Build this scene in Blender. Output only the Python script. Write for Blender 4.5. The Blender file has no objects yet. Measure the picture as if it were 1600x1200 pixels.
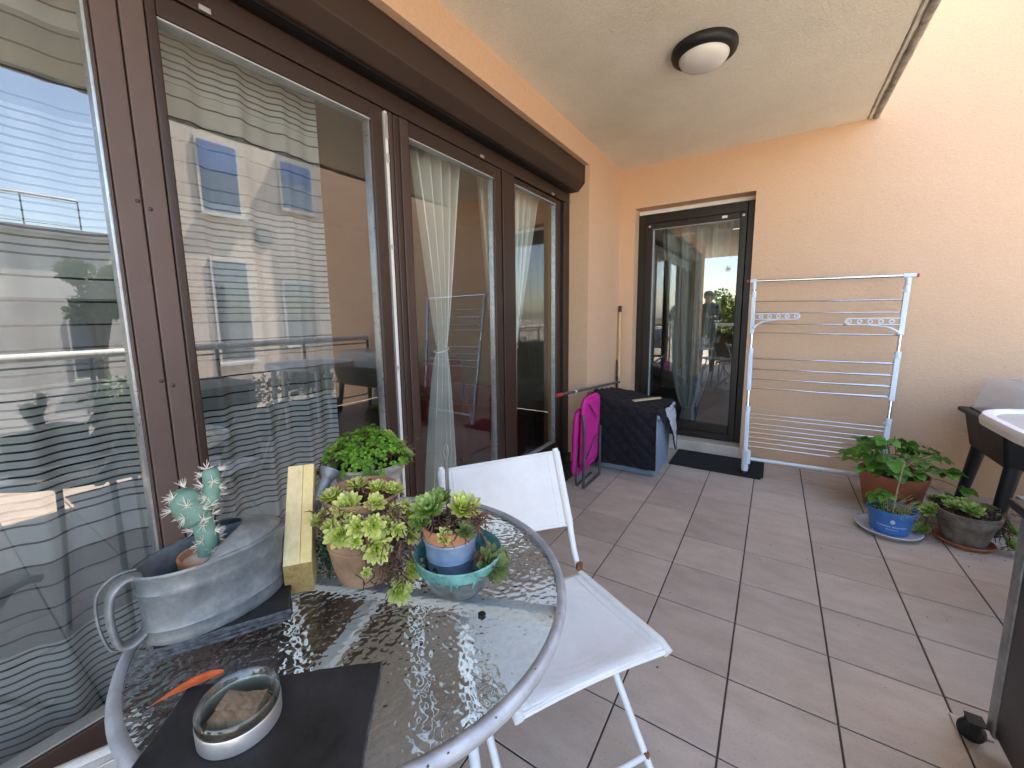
import bpy, bmesh, math, random
from mathutils import Vector, Matrix, Euler
R = math.radians
random.seed(7)
scene = bpy.context.scene
COL = scene.collection

# ------------------------------------------------------------------ camera
cam = bpy.data.cameras.new('camera')
cam.sensor_width = 36.0
cam.lens = 634.0 / 1600 * 36
cam.shift_x = 0.0037
cam.shift_y = -0.01225
cam.clip_start = 0.02
cam.clip_end = 2000
cam_o = bpy.data.objects.new('camera', cam)
COL.objects.link(cam_o)
_r = Vector((0.83710602, 0.54686715, -0.01377805))
_u = Vector((-0.06285782, 0.12117701, 0.9906387))
_d = Vector((-0.54341735, 0.82840355, -0.13581288))
cam_o.matrix_world = Matrix((
    (_r.x, _u.x, -_d.x, 0), (_r.y, _u.y, -_d.y, 0), (_r.z, _u.z, -_d.z, 1.2507), (0, 0, 0, 1)))
scene.camera = cam_o

# ------------------------------------------------------------------ sky, sun, exposure
SUN = Vector((-0.18, 0.53, 1.0)).normalized()      # towards the sun
elev = math.asin(SUN.z)
world = bpy.data.worlds.new('World')
scene.world = world
world.use_nodes = True
wn = world.node_tree
for n in list(wn.nodes):
    wn.nodes.remove(n)
sky = wn.nodes.new('ShaderNodeTexSky')
sky.sky_type = 'NISHITA'
sky.sun_disc = False
sky.sun_elevation = elev
sky.sun_rotation = math.atan2(SUN.x, SUN.y)
sky.air_density = 1.0
sky.dust_density = 1.0
sky.ozone_density = 1.0
bg = wn.nodes.new('ShaderNodeBackground')
bg.inputs['Strength'].default_value = 0.13
wo = wn.nodes.new('ShaderNodeOutputWorld')
wn.links.new(sky.outputs[0], bg.inputs[0])
wn.links.new(bg.outputs[0], wo.inputs[0])
sl = bpy.data.lights.new('sun', 'SUN')
sl.energy = 4.5
sl.angle = R(0.53)
sl.color = (1.0, 0.95, 0.87)
so = bpy.data.objects.new('sun', sl)
COL.objects.link(so)
so.rotation_euler = SUN.to_track_quat('Z', 'Y').to_euler()
scene.view_settings.view_transform = 'Standard'
scene.view_settings.look = 'None'
scene.view_settings.gamma = 1
scene.view_settings.exposure = 2.97
scene.view_settings.use_white_balance = True
scene.view_settings.white_balance_temperature = 7000
scene.view_settings.white_balance_tint = 14
scene.view_settings.use_curve_mapping = False
scene.render.engine = 'CYCLES'
cy = scene.cycles
cy.use_denoising = True
cy.max_bounces = 10
cy.diffuse_bounces = 5
cy.glossy_bounces = 5
cy.transmission_bounces = 8
cy.transparent_max_bounces = 16
cy.sample_clamp_indirect = 6
cy.caustics_reflective = False
cy.caustics_refractive = True
cy.blur_glossy = 0.6

# ------------------------------------------------------------------ materials
def nt(name):
    m = bpy.data.materials.new(name)
    m.use_nodes = True
    t = m.node_tree
    return m, t, t.nodes['Principled BSDF']

def N(t, typ, **kw):
    n = t.nodes.new(typ)
    for k, v in kw.items():
        if k in n.inputs:
            n.inputs[k].default_value = v
        else:
            setattr(n, k, v)
    return n

def pos(t):
    return t.nodes.new('ShaderNodeNewGeometry').outputs['Position']

def noise(t, scale, detail=4, rough=0.55, vec=None, stretch=None):
    v = vec or pos(t)
    if stretch:
        mp = N(t, 'ShaderNodeMapping')
        mp.inputs['Scale'].default_value = stretch
        t.links.new(v, mp.inputs['Vector'])
        v = mp.outputs[0]
    n = N(t, 'ShaderNodeTexNoise', Scale=scale, Detail=detail, Roughness=rough)
    t.links.new(v, n.inputs['Vector'])
    return n.outputs['Fac']

def ramp(t, fac, stops):
    r = t.nodes.new('ShaderNodeValToRGB')
    e = r.color_ramp.elements
    while len(e) < len(stops):
        e.new(0.5)
    for el, (p, c) in zip(e, stops):
        el.position = p
        el.color = (*c, 1) if len(c) == 3 else c
    t.links.new(fac, r.inputs[0])
    return r.outputs[0]

def mixc(t, fac, a, b, mode='MIX'):
    m = t.nodes.new('ShaderNodeMix')
    m.data_type = 'RGBA'
    m.blend_type = mode
    for s, v in ((0, fac), (6, a), (7, b)):
        if hasattr(v, 'is_linked') or hasattr(v, 'links'):
            t.links.new(v, m.inputs[s])
        else:
            m.inputs[s].default_value = v if s == 0 else (*v, 1)
    return m.outputs[2]

def math_(t, op, a, b=None, clamp=False):
    m = t.nodes.new('ShaderNodeMath')
    m.operation = op
    m.use_clamp = clamp
    for i, v in enumerate((a, b)):
        if v is None:
            continue
        if hasattr(v, 'links'):
            t.links.new(v, m.inputs[i])
        else:
            m.inputs[i].default_value = v
    return m.outputs[0]

def bump(t, p, height, strength=0.3, dist=0.002):
    b = N(t, 'ShaderNodeBump', Strength=strength, Distance=dist)
    t.links.new(height, b.inputs['Height'])
    t.links.new(b.outputs[0], p.inputs['Normal'])

def simple(name, c, rough=0.5, metal=0.0, var=0.25, vs=8.0, bs=60.0, bstr=0.15, bd=0.001, c2=None, spec=0.5, trans=0.0, stretch=None):
    m, t, p = nt(name)
    lo = tuple(max(0, x * (1 - var)) for x in c)
    hi = c2 or tuple(min(1, x * (1 + var * 0.6)) for x in c)
    f = noise(t, vs, 5, 0.6, stretch=stretch)
    t.links.new(ramp(t, f, [(0.32, lo), (0.68, hi)]), p.inputs['Base Color'])
    rr = noise(t, vs * 2.3, 3)
    t.links.new(math_(t, 'ADD', math_(t, 'MULTIPLY', rr, 0.16), max(0.02, rough - 0.08)), p.inputs['Roughness'])
    p.inputs['Metallic'].default_value = metal
    p.inputs['Specular IOR Level'].default_value = spec
    if trans:
        p.inputs['Transmission Weight'].default_value = trans
    if bstr:
        bump(t, p, noise(t, bs, 4), bstr, bd)
    return m

def plaster(name, c, bs=150, bstr=0.5, bd=0.003, var=0.10, stain=None):
    m, t, p = nt(name)
    f = noise(t, 1.6, 6, 0.65)
    lo = tuple(x * (1 - var) for x in c)
    hi = tuple(min(1, x * (1 + var * 0.5)) for x in c)
    col = ramp(t, f, [(0.3, lo), (0.7, hi)])
    f2 = noise(t, 90, 3, 0.7)
    col = mixc(t, 0.5, col, ramp(t, f2, [(0.3, tuple(x * 0.80 for x in c)), (0.7, hi)]))
    if stain:
        f5 = noise(t, 38, 2, 0.5)
        col = mixc(t, ramp(t, f5, [(0.70, (0, 0, 0)), (0.78, (0.35, 0.35, 0.35))]), col, tuple(x * 0.55 for x in c))
        f3 = noise(t, 0.9, 8, 0.7, stretch=(1, 1, 0.25))
        col = mixc(t, ramp(t, f3, [(0.5, (0, 0, 0)), (0.75, (0.45, 0.45, 0.45))]), col, stain)
    t.links.new(col, p.inputs['Base Color'])
    p.inputs['Roughness'].default_value = 0.92
    p.inputs['Specular IOR Level'].default_value = 0.2
    h = math_(t, 'ADD', noise(t, bs, 3, 0.6), math_(t, 'MULTIPLY', noise(t, bs * 0.28, 3, 0.6), 0.8))
    bump(t, p, h, bstr, bd)
    return m

M = {}
M['wall'] = plaster('peach render', (0.72, 0.468, 0.298), 150, 0.8, 0.005, 0.07, (0.66, 0.44, 0.30))
M['ceiling'] = plaster('rough ceiling', (0.85, 0.80, 0.67), 120, 0.8, 0.006, 0.13, (0.60, 0.53, 0.36))
M['frame'] = simple('brown aluminium', (0.060, 0.033, 0.025), 0.45, 0.0, 0.12, 3, 500, 0.06, 0.0005)
M['frame_dark'] = simple('dark brown sash', (0.036, 0.018, 0.012), 0.42, 0.0, 0.12, 3, 500, 0.05, 0.0005)
M['frame_lit'] = simple('brown post lit by reflection', (0.110, 0.073, 0.061), 0.5, 0.0, 0.1, 3, 500, 0.06, 0.0005)  # same brown frame, reflected light put into a lighter colour
M['box'] = simple('shutter box brown', (0.040, 0.021, 0.013), 0.5, 0.0, 0.1, 2, 400, 0.05, 0.0005)
M['doorframe'] = simple('espresso door frame', (0.016, 0.009, 0.006), 0.42, 0.0, 0.2, 6, 300, 0.05, 0.0005)
M['white_pvc'] = simple('white pvc', (0.78, 0.76, 0.70), 0.4, 0, 0.08, 6, 200, 0.05)
M['seal'] = simple('grey glazing seal', (0.42, 0.44, 0.43), 0.5, 0, 0.15, 20, 200, 0.05)
M['bead'] = simple('aluminium spacer', (0.55, 0.57, 0.57), 0.3, 0.8, 0.2, 30, 200, 0.05)
M['black'] = simple('black plastic', (0.006, 0.006, 0.0065), 0.5, 0, 0.2, 8, 300, 0.1)
M['tileA'] = None
M['sill'] = simple('cream stone sill', (0.56, 0.50, 0.42), 0.7, 0, 0.2, 5, 120, 0.25)
M['concrete'] = simple('drip edge concrete', (0.33, 0.30, 0.24), 0.9, 0, 0.45, 14, 60, 0.6, 0.006)
M['chrome'] = simple('chrome steel', (0.70, 0.69, 0.67), 0.16, 1.0, 0.06, 10, 100, 0)
M['rackwhite'] = simple('pale blue white plastic', (0.66, 0.72, 0.77), 0.4, 0, 0.06, 10, 100, 0.03)
M['red'] = simple('red plastic', (0.45, 0.04, 0.03), 0.4, 0, 0.1)
M['chairwhite'] = simple('white painted tube', (0.74, 0.75, 0.74), 0.35, 0, 0.08, 12, 200, 0.05)
M['rust'] = simple('rust', (0.20, 0.075, 0.03), 0.85, 0, 0.5, 60, 200, 0.4)
M['terracotta'] = simple('terracotta', (0.46, 0.185, 0.085), 0.8, 0, 0.3, 22, 140, 0.3, 0.0015, c2=(0.54, 0.27, 0.15))
M['oldclay'] = simple('weathered clay', (0.27, 0.155, 0.085), 0.8, 0, 0.3, 15, 120, 0.3, 0.0015, c2=(0.38, 0.23, 0.13))
M['greyclay'] = simple('lichen grey clay', (0.17, 0.135, 0.105), 0.9, 0, 0.4, 14, 90, 0.5, 0.003, c2=(0.27, 0.235, 0.19))
M['limeclay'] = simple('lime bloomed clay', (0.44, 0.34, 0.27), 0.9, 0, 0.35, 16, 110, 0.4, 0.002, c2=(0.56, 0.49, 0.42))
M['plasticterra'] = simple('brick red plastic', (0.40, 0.125, 0.06), 0.45, 0, 0.12, 6, 200, 0.05)
M['bluepot'] = simple('blue plastic', (0.045, 0.19, 0.52), 0.42, 0, 0.12, 6, 200, 0.05)
M['bluezinc'] = simple('blue painted zinc', (0.22, 0.34, 0.52), 0.5, 0.25, 0.2, 20, 100, 0.15, c2=(0.36, 0.44, 0.56))
M['teal'] = simple('teal glazed bowl', (0.05, 0.17, 0.16), 0.25, 0, 0.55, 26, 80, 0.25, 0.002, c2=(0.16, 0.42, 0.38))
M['bowl_foot'] = simple('worn bowl underside', (0.09, 0.10, 0.095), 0.35, 0, 0.5, 40, 80, 0.3, 0.002, c2=(0.20, 0.23, 0.22))
M['saucer'] = simple('grey white saucer', (0.55, 0.55, 0.55), 0.5, 0, 0.18, 14, 100, 0.1)
M['soil'] = simple('potting soil', (0.025, 0.017, 0.011), 0.95, 0, 0.5, 70, 140, 1.0, 0.008)
M['dry'] = simple('dry leaves', (0.075, 0.035, 0.022), 0.9, 0, 0.5, 60, 100, 0.2, c2=(0.20, 0.11, 0.07))
M['drystraw'] = simple('dry straw', (0.42, 0.33, 0.19), 0.85, 0, 0.4, 60, 100, 0.1)
M['mat'] = simple('charcoal ribbed mat', (0.011, 0.012, 0.014), 0.95, 0, 0.3, 30, 300, 0.6, 0.002)
M['slate'] = simple('black slate', (0.009, 0.010, 0.012), 0.6, 0, 0.45, 12, 90, 0.6, 0.002, c2=(0.022, 0.024, 0.028))
M['slate_edge'] = simple('slate chipped edge', (0.03, 0.033, 0.04), 0.6, 0, 0.5, 90, 160, 0.8, 0.003, c2=(0.10, 0.105, 0.115))
M['steel'] = simple('brushed steel', (0.56, 0.55, 0.53), 0.36, 0.7, 0.15, 30, 200, 0.1)
M['tablerim'] = simple('blue grey painted rim', (0.36, 0.39, 0.43), 0.4, 0.25, 0.2, 18, 120, 0.15, c2=(0.50, 0.54, 0.58))
M['tableleg'] = simple('pale painted leg', (0.62, 0.68, 0.72), 0.45, 0, 0.15, 10, 120, 0.1)
M['storage'] = simple('blue grey storage box', (0.23, 0.30, 0.38), 0.5, 0, 0.1, 5, 200, 0.06)
M['pink'] = simple('fuchsia canvas', (0.55, 0.012, 0.235), 0.75, 0, 0.15, 12, 700, 0.35, 0.001)
M['greytube'] = simple('grey lacquered tube', (0.075, 0.077, 0.085), 0.4, 0.2, 0.15, 10, 200, 0.05)
M['broom'] = simple('varnished wood handle', (0.62, 0.43, 0.23), 0.5, 0, 0.25, 8, 100, 0.1, stretch=(8, 8, 0.6))
M['planter'] = simple('black planter plastic', (0.006, 0.006, 0.007), 0.5, 0, 0.2, 6, 400, 0.1)
M['whiteplastic'] = simple('white moulded plastic', (0.78, 0.78, 0.76), 0.35, 0, 0.06, 6, 200, 0.04)
M['greyplastic'] = simple('grey table inlay', (0.48, 0.48, 0.46), 0.4, 0, 0.12, 5, 200, 0.05)
M['cartblack'] = simple('black enamelled panel', (0.012, 0.010, 0.009), 0.35, 0.1, 0.35, 5, 60, 0.04)
M['cartedge'] = simple('worn metal edge', (0.33, 0.34, 0.34), 0.35, 0.8, 0.4, 18, 120, 0.15)
M['stone'] = simple('cream masonry', (0.46, 0.41, 0.35), 0.9, 0, 0.1, 1.2, 30, 0.2, 0.004)
M['pinkmasonry'] = simple('pink masonry', (0.55, 0.40, 0.33), 0.9, 0, 0.1, 1.2, 30, 0.2, 0.004)
M['whitemasonry'] = simple('white masonry', (0.46, 0.46, 0.45), 0.9, 0, 0.1, 1.2, 30, 0.2, 0.004)
M['roofgrey'] = simple('grey roofing', (0.16, 0.165, 0.17), 0.85, 0, 0.2, 2, 20, 0.3, 0.01)
M['bounce_paving'] = simple('pale courtyard paving', (0.36, 0.32, 0.27), 0.9, 0, 0.25, 2, 40, 0.4, 0.01)  # unseen ground, made pale to bounce light up to the ceiling
M['railwhite'] = simple('off white rail', (0.66, 0.67, 0.66), 0.4, 0, 0.1, 4, 100, 0.03)
M['raildark'] = simple('dark railing bar', (0.05, 0.05, 0.055), 0.45, 0.3, 0.2, 4, 100, 0.03)
M['roomwall'] = simple('room wall', (0.46, 0.38, 0.29), 0.9, 0, 0.08, 2, 100, 0.1)
M['roomfloor'] = simple('room floor', (0.10, 0.06, 0.04), 0.5, 0, 0.3, 5, 100, 0.1, stretch=(1, 8, 1))
M['maroon'] = simple('dark red upholstery', (0.16, 0.012, 0.018), 0.7, 0, 0.2, 10, 300, 0.2)
M['petal'] = simple('dried orange petal', (0.62, 0.13, 0.035), 0.65, 0, 0.3, 40, 200, 0.3)
M['grout'] = simple('dark grout', (0.062, 0.047, 0.039), 0.95, 0, 0.3, 30, 200, 0.4)
M['cloth_top'] = simple('navy knit top', (0.02, 0.022, 0.03), 0.9, 0, 0.2, 20, 300, 0.2)
M['skin'] = simple('skin', (0.48, 0.28, 0.20), 0.55, 0, 0.1, 20, 200, 0.1)
M['hair'] = simple('dark brown hair', (0.03, 0.018, 0.012), 0.6, 0, 0.3, 60, 200, 0.3)
M['bark'] = simple('bark', (0.09, 0.065, 0.045), 0.95, 0, 0.4, 12, 40, 0.8, 0.01)
M['stem'] = simple('green stem', (0.10, 0.15, 0.04), 0.6, 0, 0.3, 40, 100, 0.1)

# floor tile: taupe stoneware, speckled, each tile a touch different
def tile_mat():
    m, t, p = nt('taupe stoneware tile')
    oi = t.nodes.new('ShaderNodeObjectInfo')
    base = ramp(t, noise(t, 5.5, 6, 0.62, stretch=(1, 2.2, 1)), [(0.3, (0.41, 0.342, 0.282)), (0.7, (0.515, 0.442, 0.372))])
    tone = ramp(t, oi.outputs['Random'], [(0.0, (0.86, 0.855, 0.85)), (1.0, (1.08, 1.07, 1.05))])
    col = mixc(t, 1.0, base, tone, 'MULTIPLY')
    sp = noise(t, 130, 3, 0.6, stretch=(1, 1.8, 1))
    col = mixc(t, ramp(t, sp, [(0.60, (0, 0, 0)), (0.70, (0.55, 0.55, 0.55))]), col, (0.14, 0.10, 0.08))
    sp2 = noise(t, 60, 3, 0.6, stretch=(1, 2.0, 1))
    col = mixc(t, ramp(t, sp2, [(0.60, (0, 0, 0)), (0.75, (0.35, 0.35, 0.35))]), col, (0.50, 0.44, 0.39))
    dirt = noise(t, 1.7, 7, 0.7)
    col = mixc(t, ramp(t, dirt, [(0.45, (0, 0, 0)), (0.8, (0.4, 0.4, 0.4))]), col, (0.30, 0.24, 0.195))
    t.links.new(col, p.inputs['Base Color'])
    t.links.new(math_(t, 'ADD', math_(t, 'MULTIPLY', noise(t, 9, 4), 0.3), 0.36), p.inputs['Roughness'])
    p.inputs['Specular IOR Level'].default_value = 0.4
    bump(t, p, noise(t, 90, 4, 0.6, stretch=(1, 2, 1)), 0.25, 0.0012)
    return m
M['tile'] = tile_mat()

def pane_mat(name, base=0.09, tint=(0.93, 0.97, 0.95)):
    m, t, p = nt(name)
    t.nodes.remove(p)
    tr = N(t, 'ShaderNodeBsdfTransparent')
    tr.inputs[0].default_value = (*tint, 1)
    gl = N(t, 'ShaderNodeBsdfGlossy', Roughness=0.004)
    gl.inputs[0].default_value = (1, 1, 1, 1)
    lw = N(t, 'ShaderNodeLayerWeight', Blend=0.5)
    f5 = math_(t, 'POWER', lw.outputs['Facing'], 4.0)
    fac = math_(t, 'ADD', math_(t, 'MULTIPLY', f5, 1 - base), base, True)
    mx = t.nodes.new('ShaderNodeMixShader')
    t.links.new(fac, mx.inputs[0]); t.links.new(tr.outputs[0], mx.inputs[1]); t.links.new(gl.outputs[0], mx.inputs[2])
    t.links.new(mx.outputs[0], t.nodes['Material Output'].inputs[0])
    # faint waviness of real panes
    bp = N(t, 'ShaderNodeBump', Strength=0.012, Distance=0.003)
    t.links.new(noise(t, 2.2, 1), bp.inputs['Height']); t.links.new(bp.outputs[0], gl.inputs['Normal'])
    return m
M['glass'] = pane_mat('window pane', 0.155)
M['glass_door'] = pane_mat('door pane', 0.19)

def table_glass():
    m, t, p = nt('hammered glass')
    p.inputs['Base Color'].default_value = (0.90, 0.97, 0.97, 1)
    p.inputs['Roughness'].default_value = 0.06
    p.inputs['Transmission Weight'].default_value = 1.0
    p.inputs['IOR'].default_value = 1.48
    v = N(t, 'ShaderNodeTexVoronoi', Scale=84.0)
    v.feature = 'SMOOTH_F1'
    v.inputs['Smoothness'].default_value = 0.6
    w = noise(t, 20, 2)
    mp = N(t, 'ShaderNodeVectorMath'); mp.operation = 'ADD'
    sc = N(t, 'ShaderNodeVectorMath'); sc.operation = 'SCALE'; sc.inputs['Scale'].default_value = 0.02
    nn = N(t, 'ShaderNodeTexNoise', Scale=25.0)
    g = pos(t)
    t.links.new(g, nn.inputs['Vector']); t.links.new(nn.outputs['Color'], sc.inputs[0])
    t.links.new(g, mp.inputs[0]); t.links.new(sc.outputs[0], mp.inputs[1]); t.links.new(mp.outputs[0], v.inputs['Vector'])
    h = math_(t, 'ADD', v.outputs['Distance'], math_(t, 'MULTIPLY', w, 0.7))
    bump(t, p, h, 0.30, 0.005)
    return m
M['tableglass'] = table_glass()

def clear_glass(name, col=(0.95, 0.97, 0.96), rough=0.02):
    m, t, p = nt(name)
    p.inputs['Base Color'].default_value = (*col, 1)
    p.inputs['Roughness'].default_value = rough
    p.inputs['Transmission Weight'].default_value = 1
    p.inputs['IOR'].default_value = 1.48
    return m
def dish_glass():
    m, t, p = nt('ashtray glass')
    t.nodes.remove(p)
    tr = N(t, 'ShaderNodeBsdfTransparent'); tr.inputs[0].default_value = (0.88, 0.92, 0.90, 1)
    gl = N(t, 'ShaderNodeBsdfGlossy', Roughness=0.03)
    df = N(t, 'ShaderNodeBsdfTranslucent'); df.inputs[0].default_value = (0.75, 0.80, 0.78, 1)
    lw = N(t, 'ShaderNodeLayerWeight', Blend=0.5)
    f = math_(t, 'ADD', math_(t, 'MULTIPLY', math_(t, 'POWER', lw.outputs['Facing'], 2.5), 0.75), 0.08, True)
    a = t.nodes.new('ShaderNodeMixShader'); b = t.nodes.new('ShaderNodeMixShader')
    a.inputs[0].default_value = 0.14
    t.links.new(tr.outputs[0], a.inputs[1]); t.links.new(df.outputs[0], a.inputs[2])
    t.links.new(f, b.inputs[0]); t.links.new(a.outputs[0], b.inputs[1]); t.links.new(gl.outputs[0], b.inputs[2])
    t.links.new(b.outputs[0], t.nodes['Material Output'].inputs[0])
    return m
M['ashglass'] = dish_glass()
M['ash'] = simple('ash dust', (0.30, 0.27, 0.23), 0.95, 0, 0.4, 60, 200, 0.3)

def cover_mat():
    m, t, p = nt('cloudy plastic hood')
    t.nodes.remove(p)
    d = N(t, 'ShaderNodeBsdfDiffuse'); d.inputs[0].default_value = (0.80, 0.82, 0.84, 1)
    tl = N(t, 'ShaderNodeBsdfTranslucent'); tl.inputs[0].default_value = (0.80, 0.82, 0.84, 1)
    tr = N(t, 'ShaderNodeBsdfTransparent')
    gl = N(t, 'ShaderNodeBsdfGlossy', Roughness=0.15)
    a = t.nodes.new('ShaderNodeMixShader'); b = t.nodes.new('ShaderNodeMixShader'); c = t.nodes.new('ShaderNodeMixShader')
    a.inputs[0].default_value = 0.5; b.inputs[0].default_value = 0.6; c.inputs[0].default_value = 0.08
    t.links.new(d.outputs[0], a.inputs[1]); t.links.new(tl.outputs[0], a.inputs[2])
    t.links.new(a.outputs[0], b.inputs[1]); t.links.new(tr.outputs[0], b.inputs[2])
    t.links.new(b.outputs[0], c.inputs[1]); t.links.new(gl.outputs[0], c.inputs[2])
    t.links.new(c.outputs[0], t.nodes['Material Output'].inputs[0])
    return m
M['hood'] = cover_mat()

def curtain_mat(name, col, transp, striped=False, sheen=False, zoff=0.0):
    m, t, p = nt(name)
    t.nodes.remove(p)
    if striped:
        g = pos(t)
        sp = t.nodes.new('ShaderNodeSeparateXYZ'); t.links.new(g, sp.inputs[0])
        z = sp.outputs['Z']
        w = math_(t, 'FRACT', math_(t, 'DIVIDE', math_(t, 'ADD', z, zoff), 0.69))
        dense = math_(t, 'LESS_THAN', math_(t, 'FRACT', math_(t, 'DIVIDE', z, 0.0215)), 0.25)
        sparse = math_(t, 'LESS_THAN', math_(t, 'FRACT', math_(t, 'DIVIDE', z, 0.062)), 0.085)
        inz = math_(t, 'LESS_THAN', w, 0.54)
        s = math_(t, 'ADD', math_(t, 'MULTIPLY', dense, inz), math_(t, 'MULTIPLY', sparse, math_(t, 'SUBTRACT', 1.0, inz)))
        band = math_(t, 'MULTIPLY', math_(t, 'GREATER_THAN', w, 0.535), math_(t, 'LESS_THAN', w, 0.86))  # grey band of the cloth, partly a dark pane reflection put into colour
        c0 = mixc(t, band, col, tuple(x * 0.52 for x in col))
        c1 = mixc(t, s, c0, (0.018, 0.022, 0.024))
        alpha = math_(t, 'ADD', transp, math_(t, 'MULTIPLY', s, -transp * 0.7))
    else:
        c1 = ramp(t, noise(t, 6, 4, stretch=(1, 1, 0.3)), [(0.3, tuple(x * 0.85 for x in col)), (0.7, col)])
        alpha = transp
    d = N(t, 'ShaderNodeBsdfDiffuse'); tl = N(t, 'ShaderNodeBsdfTranslucent'); tr = N(t, 'ShaderNodeBsdfTransparent')
    t.links.new(c1, d.inputs[0]); t.links.new(c1, tl.inputs[0])
    a = t.nodes.new('ShaderNodeMixShader'); a.inputs[0].default_value = 0.35
    b = t.nodes.new('ShaderNodeMixShader')
    t.links.new(d.outputs[0], a.inputs[1]); t.links.new(tl.outputs[0], a.inputs[2])
    if hasattr(alpha, 'links'):
        t.links.new(alpha, b.inputs[0])
    else:
        b.inputs[0].default_value = alpha
    last = a.outputs[0]
    if sheen:
        gl = N(t, 'ShaderNodeBsdfGlossy', Roughness=0.38); t.links.new(c1, gl.inputs[0])
        c = t.nodes.new('ShaderNodeMixShader'); c.inputs[0].default_value = 0.22
        t.links.new(last, c.inputs[1]); t.links.new(gl.outputs[0], c.inputs[2]); last = c.outputs[0]
    t.links.new(last, b.inputs[1]); t.links.new(tr.outputs[0], b.inputs[2])
    t.links.new(b.outputs[0], t.nodes['Material Output'].inputs[0])
    return m
M['sheer'] = curtain_mat('striped sheer', (0.50, 0.53, 0.52), 0.2, True, zoff=-0.03)
M['sheer2'] = curtain_mat('striped sheer two', (0.50, 0.53, 0.52), 0.2, True, zoff=0.11)
M['satin'] = curtain_mat('grey green satin', (0.86, 0.88, 0.83), 0.0, False, True)
M['voile'] = curtain_mat('grey green voile', (0.42, 0.47, 0.44), 0.15)

def zinc_mat():
    m, t, p = nt('weathered zinc')
    col = ramp(t, noise(t, 24, 7, 0.7), [(0.25, (0.11, 0.13, 0.14)), (0.5, (0.19, 0.215, 0.225)), (0.75, (0.33, 0.35, 0.35))])
    col = mixc(t, ramp(t, noise(t, 7, 5, 0.7, stretch=(1, 1, 2)), [(0.5, (0, 0, 0)), (0.72, (0.6, 0.6, 0.6))]), col, (0.33, 0.315, 0.26))
    t.links.new(col, p.inputs['Base Color'])
    p.inputs['Metallic'].default_value = 0.55
    t.links.new(math_(t, 'ADD', math_(t, 'MULTIPLY', noise(t, 22, 4), 0.35), 0.38), p.inputs['Roughness'])
    bump(t, p, noise(t, 45, 4), 0.35, 0.0016)
    return m
M['zinc'] = zinc_mat()
M['oldmetal'] = simple('dull grey metal', (0.16, 0.16, 0.16), 0.5, 0.6, 0.2)

def wood_mat(name, a, b, stretch=(3, 3, 0.8), end=False):
    m, t, p = nt(name)
    f = noise(t, 40 if not end else 120, 6, 0.65, stretch=stretch)
    w = noise(t, 9, 4, 0.6, stretch=stretch)
    col = mixc(t, 0.5, ramp(t, f, [(0.3, a), (0.7, b)]), ramp(t, w, [(0.35, a), (0.65, b)]))
    t.links.new(col, p.inputs['Base Color'])
    p.inputs['Roughness'].default_value = 0.75
    bump(t, p, f, 0.3, 0.001)
    return m
M['pine'] = wood_mat('pale pine', (0.60, 0.47, 0.23), (0.80, 0.69, 0.40))
M['pine2'] = wood_mat('yellow pine', (0.62, 0.47, 0.18), (0.82, 0.68, 0.34))
M['pine_end'] = wood_mat('pine end grain', (0.15, 0.085, 0.025), (0.50, 0.33, 0.11), (1, 1, 1), True)
M['slatwood'] = wood_mat('plain wood slat', (0.42, 0.31, 0.18), (0.60, 0.47, 0.29))
M['oldwood'] = wood_mat('weathered wood', (0.10, 0.072, 0.048), (0.33, 0.25, 0.165), (2, 6, 2))

def fabric_mat(name, c, scale=900, rough=0.9):
    m, t, p = nt(name)
    g = pos(t)
    wv = N(t, 'ShaderNodeTexWave', Scale=scale / 6.28); wv.bands_direction = 'X'
    wv2 = N(t, 'ShaderNodeTexWave', Scale=scale / 6.28); wv2.bands_direction = 'Z'
    t.links.new(g, wv.inputs[0]); t.links.new(g, wv2.inputs[0])
    h = math_(t, 'ADD', wv.outputs['Fac'], wv2.outputs['Fac'])
    col = ramp(t, noise(t, 5, 6, 0.65), [(0.3, tuple(x * 0.88 for x in c)), (0.7, c)])
    col = mixc(t, ramp(t, noise(t, 6, 7, 0.7), [(0.48, (0, 0, 0)), (0.8, (0.6, 0.6, 0.6))]), col, (c[0] * .74, c[1] * .71, c[2] * .66))
    t.links.new(col, p.inputs['Base Color'])
    p.inputs['Roughness'].default_value = rough
    p.inputs['Specular IOR Level'].default_value = 0.2
    bump(t, p, math_(t, 'ADD', math_(t, 'MULTIPLY', h, 0.35), math_(t, 'ADD', math_(t, 'MULTIPLY', noise(t, 14, 3, 0.5, stretch=(1, 1, 2.5)), 2.2), noise(t, 330, 2))), 0.5, 0.0016)
    return m
M['sling'] = fabric_mat('white woven sling', (0.74, 0.75, 0.73), 700)
M['quilt'] = simple('black quilted fabric', (0.0055, 0.0045, 0.0065), 0.9, 0, 0.25, 30, 600, 0.4, 0.001)
M['quilt_under'] = simple('pale quilt lining', (0.42, 0.42, 0.46), 0.85, 0, 0.2, 40, 600, 0.4, 0.001)

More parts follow.
